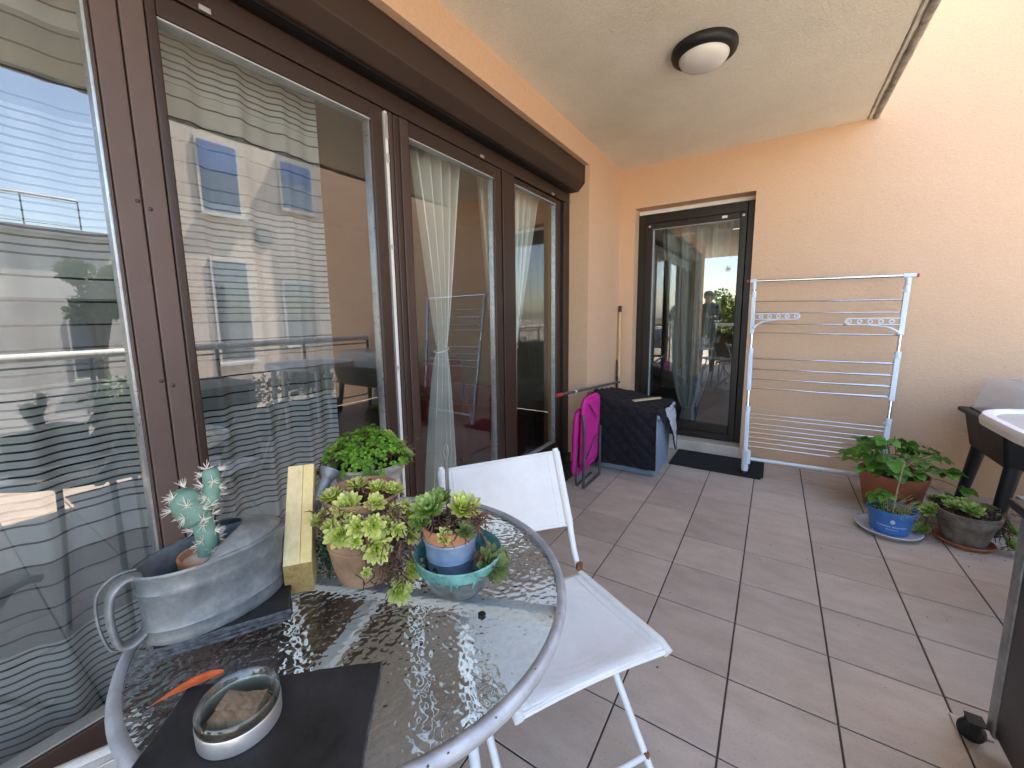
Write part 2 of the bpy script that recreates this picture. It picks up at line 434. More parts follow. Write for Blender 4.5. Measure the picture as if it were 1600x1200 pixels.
def leaf_mat(name, base, tip, rough=0.5, var=0.3, tr=0.25, ramp_pos=(0.35, 0.95)):
    """colour runs along the leaf (UV u) and differs from leaf to leaf (UV v)"""
    m, t, p = nt(name)
    uv = t.nodes.new('ShaderNodeUVMap')
    sp = t.nodes.new('ShaderNodeSeparateXYZ'); t.links.new(uv.outputs[0], sp.inputs[0])
    c = ramp(t, sp.outputs[0], [(ramp_pos[0], base), (ramp_pos[1], tip)])
    v = ramp(t, sp.outputs[1], [(0, (1 - var,) * 3), (1, (1 + var * 0.6, 1 + var * 0.5, 1 + var * 0.2))])
    c = mixc(t, 1.0, c, v, 'MULTIPLY')
    c = mixc(t, 0.3, c, mixc(t, 1.0, c, ramp(t, noise(t, 60, 3), [(0.3, (0.6, 0.6, 0.6)), (0.7, (1.2, 1.2, 1.1))]), 'MULTIPLY'))
    t.links.new(c, p.inputs['Base Color'])
    p.inputs['Roughness'].default_value = rough
    p.inputs['Specular IOR Level'].default_value = 0.35
    if tr:
        tl = N(t, 'ShaderNodeBsdfTranslucent'); t.links.new(c, tl.inputs[0])
        mx = t.nodes.new('ShaderNodeMixShader'); mx.inputs[0].default_value = tr
        t.links.new(p.outputs[0], mx.inputs[1]); t.links.new(tl.outputs[0], mx.inputs[2])
        t.links.new(mx.outputs[0], t.nodes['Material Output'].inputs[0])
    return m
M['rosette'] = leaf_mat('houseleek leaf', (0.44, 0.62, 0.06), (0.66, 0.66, 0.27), 0.42, 0.35, 0.2)
M['rosette_dark'] = leaf_mat('dull houseleek leaf', (0.11, 0.20, 0.06), (0.17, 0.20, 0.08), 0.45, 0.35, 0.15)
M['rosette_green'] = leaf_mat('green houseleek leaf', (0.22, 0.42, 0.07), (0.40, 0.52, 0.17), 0.45, 0.3, 0.2)
M['clover'] = leaf_mat('clover leaf', (0.12, 0.30, 0.03), (0.20, 0.40, 0.05), 0.5, 0.45, 0.3)
M['strawberry'] = leaf_mat('strawberry leaf', (0.085, 0.235, 0.028), (0.13, 0.31, 0.045), 0.42, 0.4, 0.3)
M['darkgreen'] = leaf_mat('dark trailing leaf', (0.012, 0.055, 0.02), (0.025, 0.10, 0.03), 0.4, 0.5, 0.1)
M['treeleaf'] = leaf_mat('tree leaf', (0.07, 0.13, 0.02), (0.11, 0.17, 0.03), 0.5, 0.5, 0.3)
M['hedgeleaf'] = leaf_mat('hedge leaf', (0.05, 0.10, 0.025), (0.09, 0.14, 0.03), 0.5, 0.5, 0.2)

def cactus_mat():
    m, t, p = nt('cactus skin')
    c = ramp(t, noise(t, 30, 5), [(0.3, (0.075, 0.165, 0.13)), (0.7, (0.15, 0.27, 0.215))])
    t.links.new(c, p.inputs['Base Color'])
    p.inputs['Roughness'].default_value = 0.5
    bump(t, p, noise(t, 60, 3), 0.15, 0.001)
    return m
M['cactus'] = cactus_mat()
M['spine'] = simple('ivory spine', (0.80, 0.74, 0.64), 0.5, 0, 0.1)
M['lampglass'] = simple('opal glass', (0.72, 0.71, 0.66), 0.22, 0, 0.05, 4, 100, 0)
M['winblue'] = None
def far_window():
    m, t, p = nt('far window glass')
    p.inputs['Base Color'].default_value = (0.03, 0.05, 0.08, 1)
    p.inputs['Roughness'].default_value = 0.05
    p.inputs['Specular IOR Level'].default_value = 1.0
    p.inputs['Coat Weight'].default_value = 1.0
    p.inputs['Metallic'].default_value = 0.0
    return m
M['winblue'] = far_window()
M['shutter'] = simple('reflected sky blue', (0.05, 0.12, 0.30), 0.7, 0, 0.1, 4, 100, 0.1)  # flat blue for sky mirrored in the upper house panes

# ------------------------------------------------------------------ mesh building
class MB:
    def __init__(s):
        s.v = []; s.f = []; s.uv = {}
    def add(s, vs, fs, uvs=None):
        o = len(s.v)
        s.v += [Vector(x) for x in vs]
        for i, f in enumerate(fs):
            if uvs:
                s.uv[len(s.f)] = [uvs[k] for k in f]
            s.f.append([o + k for k in f])
        return s
    def box(s, x0, x1, y0, y1, z0, z1):
        return s.add([(x0, y0, z0), (x1, y0, z0), (x1, y1, z0), (x0, y1, z0), (x0, y0, z1), (x1, y0, z1), (x1, y1, z1), (x0, y1, z1)],
                     [(3, 2, 1, 0), (4, 5, 6, 7), (0, 1, 5, 4), (1, 2, 6, 5), (2, 3, 7, 6), (3, 0, 4, 7)])
    def bar(s, a, b, w, h, up=(0, 0, 1)):
        a = Vector(a); b = Vector(b); d = (b - a).normalized(); up = Vector(up)
        sx = d.cross(up)
        if sx.length < 1e-4:
            sx = d.cross(Vector((0, 1, 0)))
        sx.normalize(); sz = sx.cross(d).normalized()
        vs = []
        for p in (a, b):
            for i, j in ((-1, -1), (1, -1), (1, 1), (-1, 1)):
                vs.append(p + sx * (w / 2 * i) + sz * (h / 2 * j))
        return s.add(vs, [(3, 2, 1, 0), (4, 5, 6, 7), (0, 1, 5, 4), (1, 2, 6, 5), (2, 3, 7, 6), (3, 0, 4, 7)])
    def tube(s, path, rad, n=10, caps=True, flat=1.0):
        path = [Vector(p) for p in path]; k = len(path)
        rads = rad if isinstance(rad, (list, tuple)) else [rad] * k
        vs = []; fs = []; prev = None
        for i, p in enumerate(path):
            d = (path[min(i + 1, k - 1)] - path[max(i - 1, 0)]).normalized()
            if prev is None:
                u = d.orthogonal().normalized()
            else:
                u = (prev - d * prev.dot(d))
                u = u.normalized() if u.length > 1e-6 else d.orthogonal().normalized()
            prev = u; w = d.cross(u)
            for j in range(n):
                a = 2 * math.pi * j / n
                vs.append(p + (u * math.cos(a) + w * math.sin(a) * flat) * rads[i])
        for i in range(k - 1):
            for j in range(n):
                fs.append((i * n + j, i * n + (j + 1) % n, (i + 1) * n + (j + 1) % n, (i + 1) * n + j))
        if caps:
            fs.append(tuple(reversed(range(n)))); fs.append(tuple(range((k - 1) * n, k * n)))
        return s.add(vs, fs)
    def lathe(s, prof, c=(0, 0, 0), n=32, sx=1.0, sy=1.0, rot=0.0, wob=0.0, capb=False, capt=False):
        c = Vector(c); vs = []; fs = []; k = len(prof)
        ph = random.random() * 6
        for (r, z) in prof:
            for j in range(n):
                a = 2 * math.pi * j / n
                rr = r * (1 + wob * math.sin(2 * a + ph + z * 9) + wob * 0.6 * math.sin(5 * a + ph * 2 + z * 20))
                x = rr * math.cos(a) * sx; y = rr * math.sin(a) * sy
                vs.append(c + Vector((x * math.cos(rot) - y * math.sin(rot), x * math.sin(rot) + y * math.cos(rot), z)))
        for i in range(k - 1):
            for j in range(n):
                fs.append((i * n + j, i * n + (j + 1) % n, (i + 1) * n + (j + 1) % n, (i + 1) * n + j))
        if capb: fs.append(tuple(reversed(range(n))))
        if capt: fs.append(tuple(range((k - 1) * n, k * n)))
        return s.add(vs, fs)
    def prism(s, poly, axis, a, b):
        """poly of 2D points extruded along an axis (0,1,2) from a to b"""
        vs = []
        for t_ in (a, b):
            for (p, q) in poly:
                vs.append({0: (t_, p, q), 1: (p, t_, q), 2: (p, q, t_)}[axis])
        n = len(poly)
        fs = [tuple(range(n)), tuple(reversed(range(n, 2 * n)))]
        for i in range(n):
            fs.append((i, n + i, n + (i + 1) % n, (i + 1) % n))
        return s.add(vs, fs)
    def grid(s, fn, nu, nv):
        vs = [fn(i / nu, j / nv) for j in range(nv + 1) for i in range(nu + 1)]
        fs = [(j * (nu + 1) + i, j * (nu + 1) + i + 1, (j + 1) * (nu + 1) + i + 1, (j + 1) * (nu + 1) + i) for j in range(nv) for i in range(nu)]
        return s.add(vs, fs)

WO = {}     # world origin of each object
def empty(name, loc, label=None, cat=None, group=None, kind=None):
    o = bpy.data.objects.new(name, None)
    o.empty_display_size = 0.05
    COL.objects.link(o)
    o.location = loc
    WO[o.name] = Vector(loc)
    tag(o, label, cat, group, kind)
    return o

def tag(o, label=None, cat=None, group=None, kind=None):
    if label: o['label'] = label
    if cat: o['category'] = cat
    if group: o['group'] = group
    if kind: o['kind'] = kind
    return o

def obj(name, mb, mat, parent=None, smooth=False, bevel=0.0, solid=0.0, kind=None, subsurf=0, segs=2, auto=True):
    me = bpy.data.meshes.new(name)
    lo = Vector((min(v.x for v in mb.v), min(v.y for v in mb.v), min(v.z for v in mb.v)))
    hi = Vector((max(v.x for v in mb.v), max(v.y for v in mb.v), max(v.z for v in mb.v)))
    c = (lo + hi) / 2
    if parent is None:
        c.z = lo.z
    me.from_pydata([v - c for v in mb.v], [], mb.f)
    if mb.uv:
        l = me.uv_layers.new(name='UVMap')
        for i, p in enumerate(me.polygons):
            if i in mb.uv:
                for k, li in enumerate(p.loop_indices):
                    l.data[li].uv = mb.uv[i][k]
    bm = bmesh.new(); bm.from_mesh(me)
    if not mb.uv:
        bmesh.ops.recalc_face_normals(bm, faces=bm.faces)
    bm.to_mesh(me); bm.free()
    me.materials.append(M[mat] if isinstance(mat, str) else mat)
    if smooth:
        for p in me.polygons: p.use_smooth = True
        if auto:
            me.set_sharp_from_angle(angle=R(42))
    o = bpy.data.objects.new(name, me)
    COL.objects.link(o)
    if solid:
        md = o.modifiers.new('thickness', 'SOLIDIFY'); md.thickness = solid; md.offset = 0
    if bevel:
        md = o.modifiers.new('bevel', 'BEVEL'); md.width = bevel; md.segments = segs; md.limit_method = 'ANGLE'; md.angle_limit = R(40)
        for p in me.polygons: p.use_smooth = True
        md2 = o.modifiers.new('wn', 'WEIGHTED_NORMAL')
    if subsurf:
        md = o.modifiers.new('sub', 'SUBSURF'); md.levels = subsurf; md.render_levels = subsurf
    if parent is not None:
        o.parent = parent
        o.location = c - WO[parent.name]
    else:
        o.location = c
    WO[o.name] = c.copy()
    if kind: o['kind'] = kind
    return o

def struct(name, mb, mat, **kw):
    return obj(name, mb, mat, kind='structure', **kw)

def inst(src, name, parent, loc, rot=None, scale=None):
    """a child sharing src's mesh"""
    o = bpy.data.objects.new(name, src.data)
    COL.objects.link(o)
    o.parent = parent
    o.location = Vector(loc) - WO[parent.name]
    if rot is not None: o.rotation_euler = rot
    if scale is not None: o.scale = (scale,) * 3 if not hasattr(scale, '__len__') else scale
    WO[o.name] = Vector(loc)
    return o

CAM = Vector((0, 0, 1.2507))
# main planes of the place
LX, BY, CZ, SX = -1.27, 3.90, 2.565, 0.51      # window wall, end wall, ceiling, slab edge
FX = -1.43                                      # front of the brown frames
TOP = 5.5

# ================================================================== SETTING
ground = struct('ground', MB().add([(-400, -400, -3.4), (400, -400, -3.4), (400, 400, -3.4), (-400, 400, -3.4)], [(0, 1, 2, 3)]), 'bounce_paving')

# floor: slab with grout, every tile its own piece
fl = MB().box(LX - 0.34, 2.16, -3.0, 3.90, -0.22, -0.004)
floor = struct('floor', fl, 'grout')
gx0, gy0, P = -0.9602, 1.1476, 0.2997
tm = None
def tile_mesh(w, d):
    mb = MB().box(-w / 2, w / 2, -d / 2, d / 2, -0.012, 0.0)
    me = bpy.data.meshes.new('tile')
    me.from_pydata(mb.v, [], mb.f)
    bm = bmesh.new(); bm.from_mesh(me)
    bmesh.ops.recalc_face_normals(bm, faces=bm.faces)
    top = [e for e in bm.edges if all(v.co.z > -0.001 for v in e.verts)]
    bmesh.ops.bevel(bm, geom=top, offset=0.0016, segments=1, affect='EDGES')
    bm.to_mesh(me); bm.free()
    me.materials.append(M['tile'])
    return me
tcache = {}
G = 0.0058
ix = 0
for i in range(-2, 12):
    x0 = max(gx0 + i * P, LX + 0.004) + G / 2; x1 = min(gx0 + (i + 1) * P, 2.10) - G / 2
    if x1 - x0 < 0.02: continue
    for j in range(-14, 11):
        y0 = max(gy0 + j * P, -2.99) + G / 2; y1 = min(gy0 + (j + 1) * P, BY - 0.003) - G / 2
        if y1 - y0 < 0.02: continue
        if y1 < -0.6 and i > 7: pass
        key = (round(x1 - x0, 3), round(y1 - y0, 3))
        if key not in tcache: tcache[key] = tile_mesh(*key)
        o = bpy.data.objects.new('tile', tcache[key])
        COL.objects.link(o)
        o.parent = floor
        loc = Vector(((x0 + x1) / 2, (y0 + y1) / 2, random.uniform(-0.0006, 0.0006)))
        o.location = loc - WO[floor.name]
        o.rotation_euler = (random.uniform(-1, 1) * 0.0015, random.uniform(-1, 1) * 0.0015, 0)

# window wall (peach render), with the recess for the glazing; butt-jointed blocks
WY0, WY1 = -0.78, 3.118          # recess from, to
wl = MB()
wl.box(LX - 0.36, LX, WY1, BY, -0.2, CZ)
wl.box(LX - 0.36, LX, -1.15, WY0, -0.2, CZ)
wl.box(LX - 0.36, LX, WY0, WY1, 2.392, CZ)
wl.box(LX - 0.36, LX, -1.15, BY, CZ + 0.22, TOP)
wall_left = struct('wall_left', wl, 'wall')
# end wall with door opening
DX0, DX1, DZ = -1.139, -0.19, 2.205
wb = MB()
wb.box(LX - 0.36, DX0, BY, BY + 0.32, -0.21, DZ)
wb.box(DX1, 3.05, BY, BY + 0.32, -0.21, DZ)
wb.box(DX0, DX1, BY, BY + 0.32, -0.21, -0.001)
wb.box(LX - 0.36, 3.05, BY, BY + 0.32, DZ, TOP)
wall_back = struct('wall_back', wb, 'wall')
# plinth below (facade of the storey underneath)
wu = MB().box(LX - 0.36, 2.16, -3.0, 4.22, -3.4, -0.225)
struct('wall_below', wu, 'wall')
# slab overhead
cl = MB().box(LX - 0.36, SX, -3.0, BY, CZ, CZ + 0.218)
ceiling = struct('ceiling', cl, 'ceiling')
# drip edge along the slab: a worn groove and fillet
de = MB()
random.seed(3)
ny = 140
def drip(off, w, h):
    def fn(u, v):
        y = -3.0 + u * (BY + 2.99)
        a = v * math.pi
        j = 0.5 * math.sin(y * 31) + 0.6 * math.sin(y * 12.3 + 1) + 0.5 * math.sin(y * 57 + v * 3)
        x = SX - off + math.cos(a) * w / 2 * (1 + 0.12 * j)
        z = CZ + 0.001 - math.sin(a) * h * (1 + 0.4 * j * math.sin(y * 70))
        return Vector((x, y, z))
    de.grid(fn, ny, 5)
drip(0.022, 0.040, 0.016)
drip(0.062, 0.014, 0.006)
obj('drip_edge', de, 'concrete', ceiling, smooth=True)

# ================================================================== GLAZING
win = empty('window_wall', (FX, 1.1, 0.0), 'long brown framed glazed wall beside the round table, with curtains behind its panes', 'window')
ZB, ZT = 0.03, 2.205
def member(name, y0, y1, z0, z1, x0, x1, mat, par=win, bev=0.004):
    return obj(name, MB().box(x0, x1, y0, y1, z0, z1), mat, par, bevel=bev)
# outer frame
member('head_rail', WY0, WY1, 2.125, ZT - 0.002, FX - 0.06, FX - 0.004, 'frame_dark')
member('sill_rail', WY0, WY1, 0.0, 0.075, FX - 0.10, FX + 0.02, 'frame_dark')
member('jamb', 3.018, WY1 - 0.002, 0.077, 2.123, FX - 0.06, FX - 0.004, 'frame_dark')
member('track', 2.962, 3.016, 0.077, 2.123, FX - 0.06, FX - 0.022, 'black')
member('post', 0.364, 0.4165, 0.077, 2.123, FX - 0.06, FX, 'frame_lit')
member('post', 0.4195, 0.472, 0.077, 2.123, FX - 0.06, FX, 'frame_lit')
pc = member('post', 2.150, 2.285, 0.077, 2.123, FX - 0.06, FX - 0.002, 'frame_dark')
member('post_groove', 2.133, 2.148, 0.077, 2.123, FX - 0.06, FX - 0.03, 'black')
# screws on the posts
for z in (1.557, 1.075, 0.60):
    for y, dz in ((0.407, 0.008), (0.432, -0.008)):
        s = MB()
        s.lathe([(0.0055, 0), (0.0052, 0.0015), (0.0035, 0.0032), (0.0002, 0.0038)], n=12)
        s.v = [Vector((FX + v.z, y + v.x, z + dz + v.y)) for v in s.v]
        obj('rivet', s, 'frame', win, smooth=True)
for z in (1.72, 1.42, 1.05, 0.62):
    s = MB(); s.lathe([(0.004, 0), (0.003, 0.002), (0.0002, 0.0025)], n=8)
    s.v = [Vector((FX - 0.002 + v.z, 2.19 + v.x, z + v.y)) for v in s.v]
    obj('rivet', s, 'frame', win, smooth=True)

def sash(y0, y1, g0, g1, gz0, gz1, mat, xs=FX, z0=0.08, z1=2.118, panemat='glass', bead_r=True):
    """a sash: four mitred-looking members, pale beads, pane"""
    s = empty('sash', (xs, (y0 + y1) / 2, z0)); s.parent = win
    s.location = WO[s.name] - WO[win.name]
    d = 0.055
    obj('stile', MB().box(xs - d, xs, y0, g0, z0, z1), mat, s, bevel=0.005)
    obj('stile', MB().box(xs - d, xs, g1, y1, z0, z1), mat, s, bevel=0.005)
    obj('rail', MB().box(xs - d, xs - 0.0005, g0, g1, gz1, z1), mat, s, bevel=0.004)
    obj('rail', MB().box(xs - d, xs - 0.0005, g0, g1, z0, gz0), mat, s, bevel=0.004)
    b = 0.0055
    obj('glazing_bead', MB().box(xs - 0.05, xs - 0.006, g0, g1, gz1 - b, gz1 - 0.0005), 'seal', s)
    obj('glazing_bead', MB().box(xs - 0.05, xs - 0.012, g1 - 0.007, g1 - 0.0005, gz0 + b, gz1 - b), 'bead', s)
    obj('glazing_bead', MB().box(xs - 0.05, xs - 0.016, g0 + 0.0005, g0 + 0.004, gz0 + b, gz1 - b), 'black', s)
    obj('glazing_bead', MB().box(xs - 0.05, xs - 0.010, g0, g1, gz0 + 0.0005, gz0 + b), 'seal', s)
    obj('pane', MB().add([(xs - 0.028, g0 + 0.003, gz0 + 0.003), (xs - 0.028, g1 - 0.003, gz0 + 0.003), (xs - 0.028, g1 - 0.003, gz1 - 0.003), (xs - 0.028, g0 + 0.003, gz1 - 0.003)], [(0, 1, 2, 3)]), panemat, s)
    return s
# fixed first light, runs out of the picture on the left
sash(WY0 + 0.002, 0.3625, WY0 + 0.06, 0.357, 0.20, 2.07, 'frame')
sash(0.474, 1.247, 0.499, 1.188, 0.22, 2.058, 'frame_dark')
sash(1.305, 2.131, 1.395, 2.06, 0.22, 2.055, 'frame_dark')
sash(2.287, 2.960, 2.306, 2.905, 0.22, 2.085, 'frame_dark', xs=FX - 0.012)
# raised step on the third sash
obj('sash_step', MB().box(FX, FX + 0.008, 1.335, 1.382, 0.085, 2.115), 'frame', win, bevel=0.003)
# the gap between the second and third sash: white inner edge and its locking plates
gap = obj('meeting_stile', MB().box(FX - 0.055, FX - 0.012, 1.268, 1.284, 0.078, 2.12), 'white_pvc', win, bevel=0.002)
obj('black_gap', MB().box(FX - 0.058, FX - 0.035, 1.249, 1.2675, 0.078, 2.12), 'black', win)
obj('sash_edge', MB().box(FX - 0.055, FX - 0.004, 1.2855, 1.3035, 0.078, 2.12), 'frame', win, bevel=0.003)
for z, h in ((2.06, 0.10), (1.93, 0.035), (1.56, 0.018), (1.02, 0.018), (0.55, 0.018)):
    obj('keep_plate', MB().box(FX - 0.012, FX - 0.008, 1.269, 1.283, z - h / 2, z + h / 2), 'steel', gap, bevel=0.001)
# small catches under the head rail
for y in (0.60, 1.93, 2.80):
    obj('catch', MB().box(FX - 0.004, FX + 0.004, y, y + 0.03, 2.128, 2.142), 'steel', win, bevel=0.001)

# roller shutter box
sb = empty('shutter_box', (-1.37, 1.1, 2.2), 'long brown roller shutter box above the glazed wall', 'shutter')
obj('casing', MB().prism([(-1.45, 2.388), (-1.307, 2.388), (-1.307, 2.265), (-1.36, 2.209), (-1.45, 2.209)], 1, WY0 + 0.002, 3.095), 'box', sb, bevel=0.006)
obj('end_cap', MB().prism([(-1.45, 2.390), (-1.304, 2.390), (-1.304, 2.263), (-1.358, 2.207), (-1.45, 2.207)], 1, 3.0955, 3.112), 'box', sb, bevel=0.002)
obj('slot', MB().box(-1.424, -1.378, WY0 + 0.004, 3.09, 2.2035, 2.2085), 'black', sb)
obj('seam', MB().box(-1.3068, -1.3050, WY0 + 0.004, 3.09, 2.383, 2.3875), 'frame', sb)

# ------------------------------------------------------------------ room behind the glazing
rm = MB()
RX0, RX1, RY0, RY1, RZ1 = -5.2, LX - 0.362, -1.12, 4.6, 2.50
rm.box(RX0 - 0.1, RX0, RY0, RY1, 0, RZ1)
rm.box(RX0, RX1, RY1, RY1 + 0.1, 0, RZ1)
rm.box(RX0, RX1, RY0 - 0.1, RY0, 0, RZ1)
struct('room_wall', rm, 'roomwall')
struct('room_ceiling', MB().box(RX0, RX1, RY0, RY1, RZ1, RZ1 + 0.05), 'roomwall')
struct('room_floor', MB().box(RX0, RX1, RY0, RY1, -0.05, -0.001), 'roomfloor')
# a dark red armchair standing inside
ar = empty('armchair', (-2.25, 2.75, 0), 'dark red armchair inside the room behind the fourth pane', 'armchair')
obj('seat', MB().box(-2.55, -1.98, 2.45, 3.05, 0.12, 0.42), 'maroon', ar, bevel=0.05, segs=3)
obj('backrest', MB().box(-2.72, -2.56, 2.40, 3.10, 0.12, 0.85), 'maroon', ar, bevel=0.05, segs=3)
for y in (2.36, 3.06):
    obj('armrest', MB().box(-2.55, -1.96, y, y + 0.085, 0.12, 0.60), 'maroon', ar, bevel=0.03, segs=3)
for x in (-2.66, -2.02):
    for y in (2.42, 3.04):
        obj('leg', MB().tube([(x, y, 0.0), (x, y, 0.13)], 0.02, 8), 'black', ar)

# ------------------------------------------------------------------ curtains
def drape(name, label, mat, y0, y1, z0, z1, x, amp, folds, seed, xtilt=0.0, sag=0.0):
    rnd = random.Random(seed)
    ph = [rnd.uniform(0, 6.28) for _ in range(4)]
    mb = MB()
    def fn(u, v):
        y = y0 + (y1 - y0) * u
        z = z1 + (z0 - z1) * v
        f = math.sin(u * folds * 6.283 + ph[0] + 0.5 * math.sin(v * 2 + ph[1])) + 0.45 * math.sin(u * folds * 2.3 * 6.283 + ph[2]) + 0.25 * math.sin(u * folds * 0.5 * 6.283 + ph[3] + v * 2)
        a = amp * (0.45 + 0.7 * v)
        zz = z - sag * (0.5 + 0.5 * math.sin(u * folds * 6.283 + ph[0] + 1.2)) * (1 - 0.6 * v)
        return Vector((x + a * f + xtilt * v, y + 0.35 * a * math.cos(u * folds * 6.283 + ph[0]) , zz))
    mb.grid(fn, 120, 60)
    o = obj(name, mb, mat, smooth=True, auto=False)
    tag(o, label, 'curtain', 'curtains behind the glazing')
    return o
drape('curtain', 'striped sheer grey curtain behind the large pane at the left edge', 'sheer', -0.75, 0.40, 0.02, 2.14, -1.585, 0.019, 4.6, 5, sag=0.004)
drape('curtain', 'striped sheer grey curtain behind the pane with two rows of screws beside it', 'sheer2', 0.44, 1.03, 0.02, 2.16, -1.575, 0.018, 3.6, 11, sag=0.005)

def tied(name, label, mat, yc, half_top, half_tie, half_bot, z0, ztie, z1, x, folds, seed, ybias=0.0, along='y', topc=None, botc=None, ex=1.1):
    """curtain gathered by a tie: wide at the top, narrow at the tie, wider again below"""
    rnd = random.Random(seed); ph = [rnd.uniform(0, 6.28) for _ in range(4)]
    topc = yc if topc is None else topc; botc = yc if botc is None else botc
    root = empty(name, (x, yc, z0) if along == 'y' else (yc, x, z0), label, 'curtain', 'curtains behind the glazing')
    mb = MB()
    def fn(u, v):
        z = z1 + (z0 - z1) * v
        if z > ztie:
            k = (z - ztie) / (z1 - ztie); s = k ** ex
            half = half_tie + (half_top - half_tie) * s; cc = yc + (topc - yc) * s
        else:
            k = (ztie - z) / max(1e-6, ztie - z0); s = k ** 0.7
            half = half_tie + (half_bot - half_tie) * s; cc = yc + (botc - yc) * s
        w = (u - 0.5) * 2
        tight = half_tie / half
        f = math.sin(w * folds * 3.14 + ph[0] + v * 0.6) + 0.5 * math.sin(w * folds * 2.1 * 3.14 + ph[1])
        dx = (0.012 + 0.036 * (1 - tight)) * f + 0.02 * tight * (1 - w * w)
        y = cc + w * half + 0.012 * math.cos(w * folds * 3.14 + ph[0]) * (1 - tight)
        return Vector((x + dx, y, z)) if along == 'y' else Vector((y, x - dx, z))
    mb.grid(fn, 90, 90)
    obj('cloth', mb, mat, root, smooth=True, auto=False)
    t_ = MB()
    pth = []
    for i in range(21):
        a = i / 20 * 6.283
        if along == 'y': pth.append((x + 0.005 + 0.032 * math.sin(a), yc + (half_tie + 0.008) * math.cos(a), ztie + 0.012 * math.cos(a)))
        else: pth.append((yc + (half_tie + 0.008) * math.cos(a), x - 0.005 - 0.032 * math.sin(a), ztie + 0.012 * math.cos(a)))
    t_.tube(pth, 0.006, 6, caps=False)
    obj('tie', t_, mat, root, smooth=True)
    return root
tied('tied_curtain', 'grey green satin curtain tied at the waist behind the third pane', 'satin', 1.735, 0.20, 0.038, 0.125, 0.05, 1.06, 2.14, -1.60, 4.2, 3, botc=1.68)
tied('tied_curtain', 'narrow grey green curtain drawn aside at the right edge of the third pane', 'satin', 2.30, 0.10, 0.03, 0.08, 0.05, 1.05, 2.14, -1.62, 2.6, 8, topc=2.25, botc=2.34)
tied('tied_curtain', 'pale curtain drawn aside behind the narrow fourth pane', 'satin', 2.50, 0.21, 0.03, 0.06, 0.05, 1.02, 2.14, -1.60, 3.4, 21, topc=2.67, botc=2.46)

# ================================================================== END DOOR
DY = 4.03
door = empty('patio_door', (-0.66, DY, 0.1), 'dark brown glazed door in the end wall, behind the doormat', 'door')
obj('door_frame', MB().box(-1.137, -1.080, DY, DY + 0.07, 0.102, 2.165), 'doorframe', door, bevel=0.004)
obj('door_frame', MB().box(-0.245, -0.192, DY, DY + 0.07, 0.102, 2.165), 'doorframe', door, bevel=0.004)
obj('door_frame', MB().box(-1.079, -0.246, DY, DY + 0.07, 2.085, 2.165), 'doorframe', door, bevel=0.004)
obj('door_frame', MB().box(-1.079, -0.246, DY - 0.004, DY + 0.07, 0.102, 0.165), 'doorframe', door, bevel=0.004)
ds = empty('sash', (-0.66, DY, 0.17)); ds.parent = door; ds.location = WO[ds.name] - WO[door.name]
a0, a1, b0, b1 = -1.004, -0.300, 0.250, 2.030
obj('stile', MB().box(-1.0785, a0, DY - 0.012, DY + 0.05, 0.167, 2.083), 'doorframe', ds, bevel=0.006)
obj('stile', MB().box(a1, -0.2465, DY - 0.012, DY + 0.05, 0.167, 2.083), 'doorframe', ds, bevel=0.006)
obj('rail', MB().box(a0, a1, DY - 0.0115, DY + 0.05, b1, 2.083), 'doorframe', ds, bevel=0.005)
obj('rail', MB().box(a0, a1, DY - 0.0115, DY + 0.05, 0.167, b0), 'doorframe', ds, bevel=0.005)
obj('glazing_bead', MB().box(a0 + 0.0005, a0 + 0.008, DY - 0.002, DY + 0.03, b0, b1), 'seal', ds)
obj('glazing_bead', MB().box(a0 + 0.008, a1, DY, DY + 0.03, b1 - 0.006, b1 - 0.0005), 'seal', ds)
obj('pane', MB().add([(a0 + 0.002, DY + 0.012, b0), (a1, DY + 0.012, b0), (a1, DY + 0.012, b1), (a0 + 0.002, DY + 0.012, b1)], [(0, 1, 2, 3)]), 'glass_door', ds)
sk = MB()
for r0, r1 in ((0.020, 0.024), (0.0, 0.014)):
    n = 24
    for i in range(n):
        a_, b_ = 6.283 * i / n, 6.283 * (i + 1) / n
        cx, cz, yy = -0.372, 1.625, DY + 0.010
        sk.add([(cx + r0 * math.cos(a_), yy, cz + r0 * math.sin(a_)), (cx + r1 * math.cos(a_), yy, cz + r1 * math.sin(a_)), (cx + r1 * math.cos(b_), yy, cz + r1 * math.sin(b_)), (cx + r0 * math.cos(b_), yy, cz + r0 * math.sin(b_))], [(0, 1, 2, 3)])
obj('sticker', sk, 'seal', ds)
# stuff on the head of the frame: white roller strip, screws, tag
obj('white_strip', MB().box(-1.135, -0.194, DY + 0.002, DY + 0.06, 2.168, 2.203), 'white_pvc', door, bevel=0.003)
obj('tag', MB().box(-0.435, -0.395, DY - 0.0145, DY - 0.012, 2.048, 2.068), 'white_pvc', ds)
for x in (-1.035, -0.275):
    s = MB(); s.lathe([(0.012, 0), (0.010, 0.003), (0.001, 0.004)], n=12)
    s.v = [Vector((x + v.x, DY - 0.012 - v.z, 2.055 + v.y)) for v in s.v]
    obj('rivet', s, 'steel', ds, smooth=True)
sill = tag(obj('door_sill', MB().box(DX0 + 0.003, DX1 - 0.003, BY - 0.012, DY + 0.10, 0.001, 0.100), 'sill', bevel=0.005), 'pale cream stone threshold under the end door', 'sill')
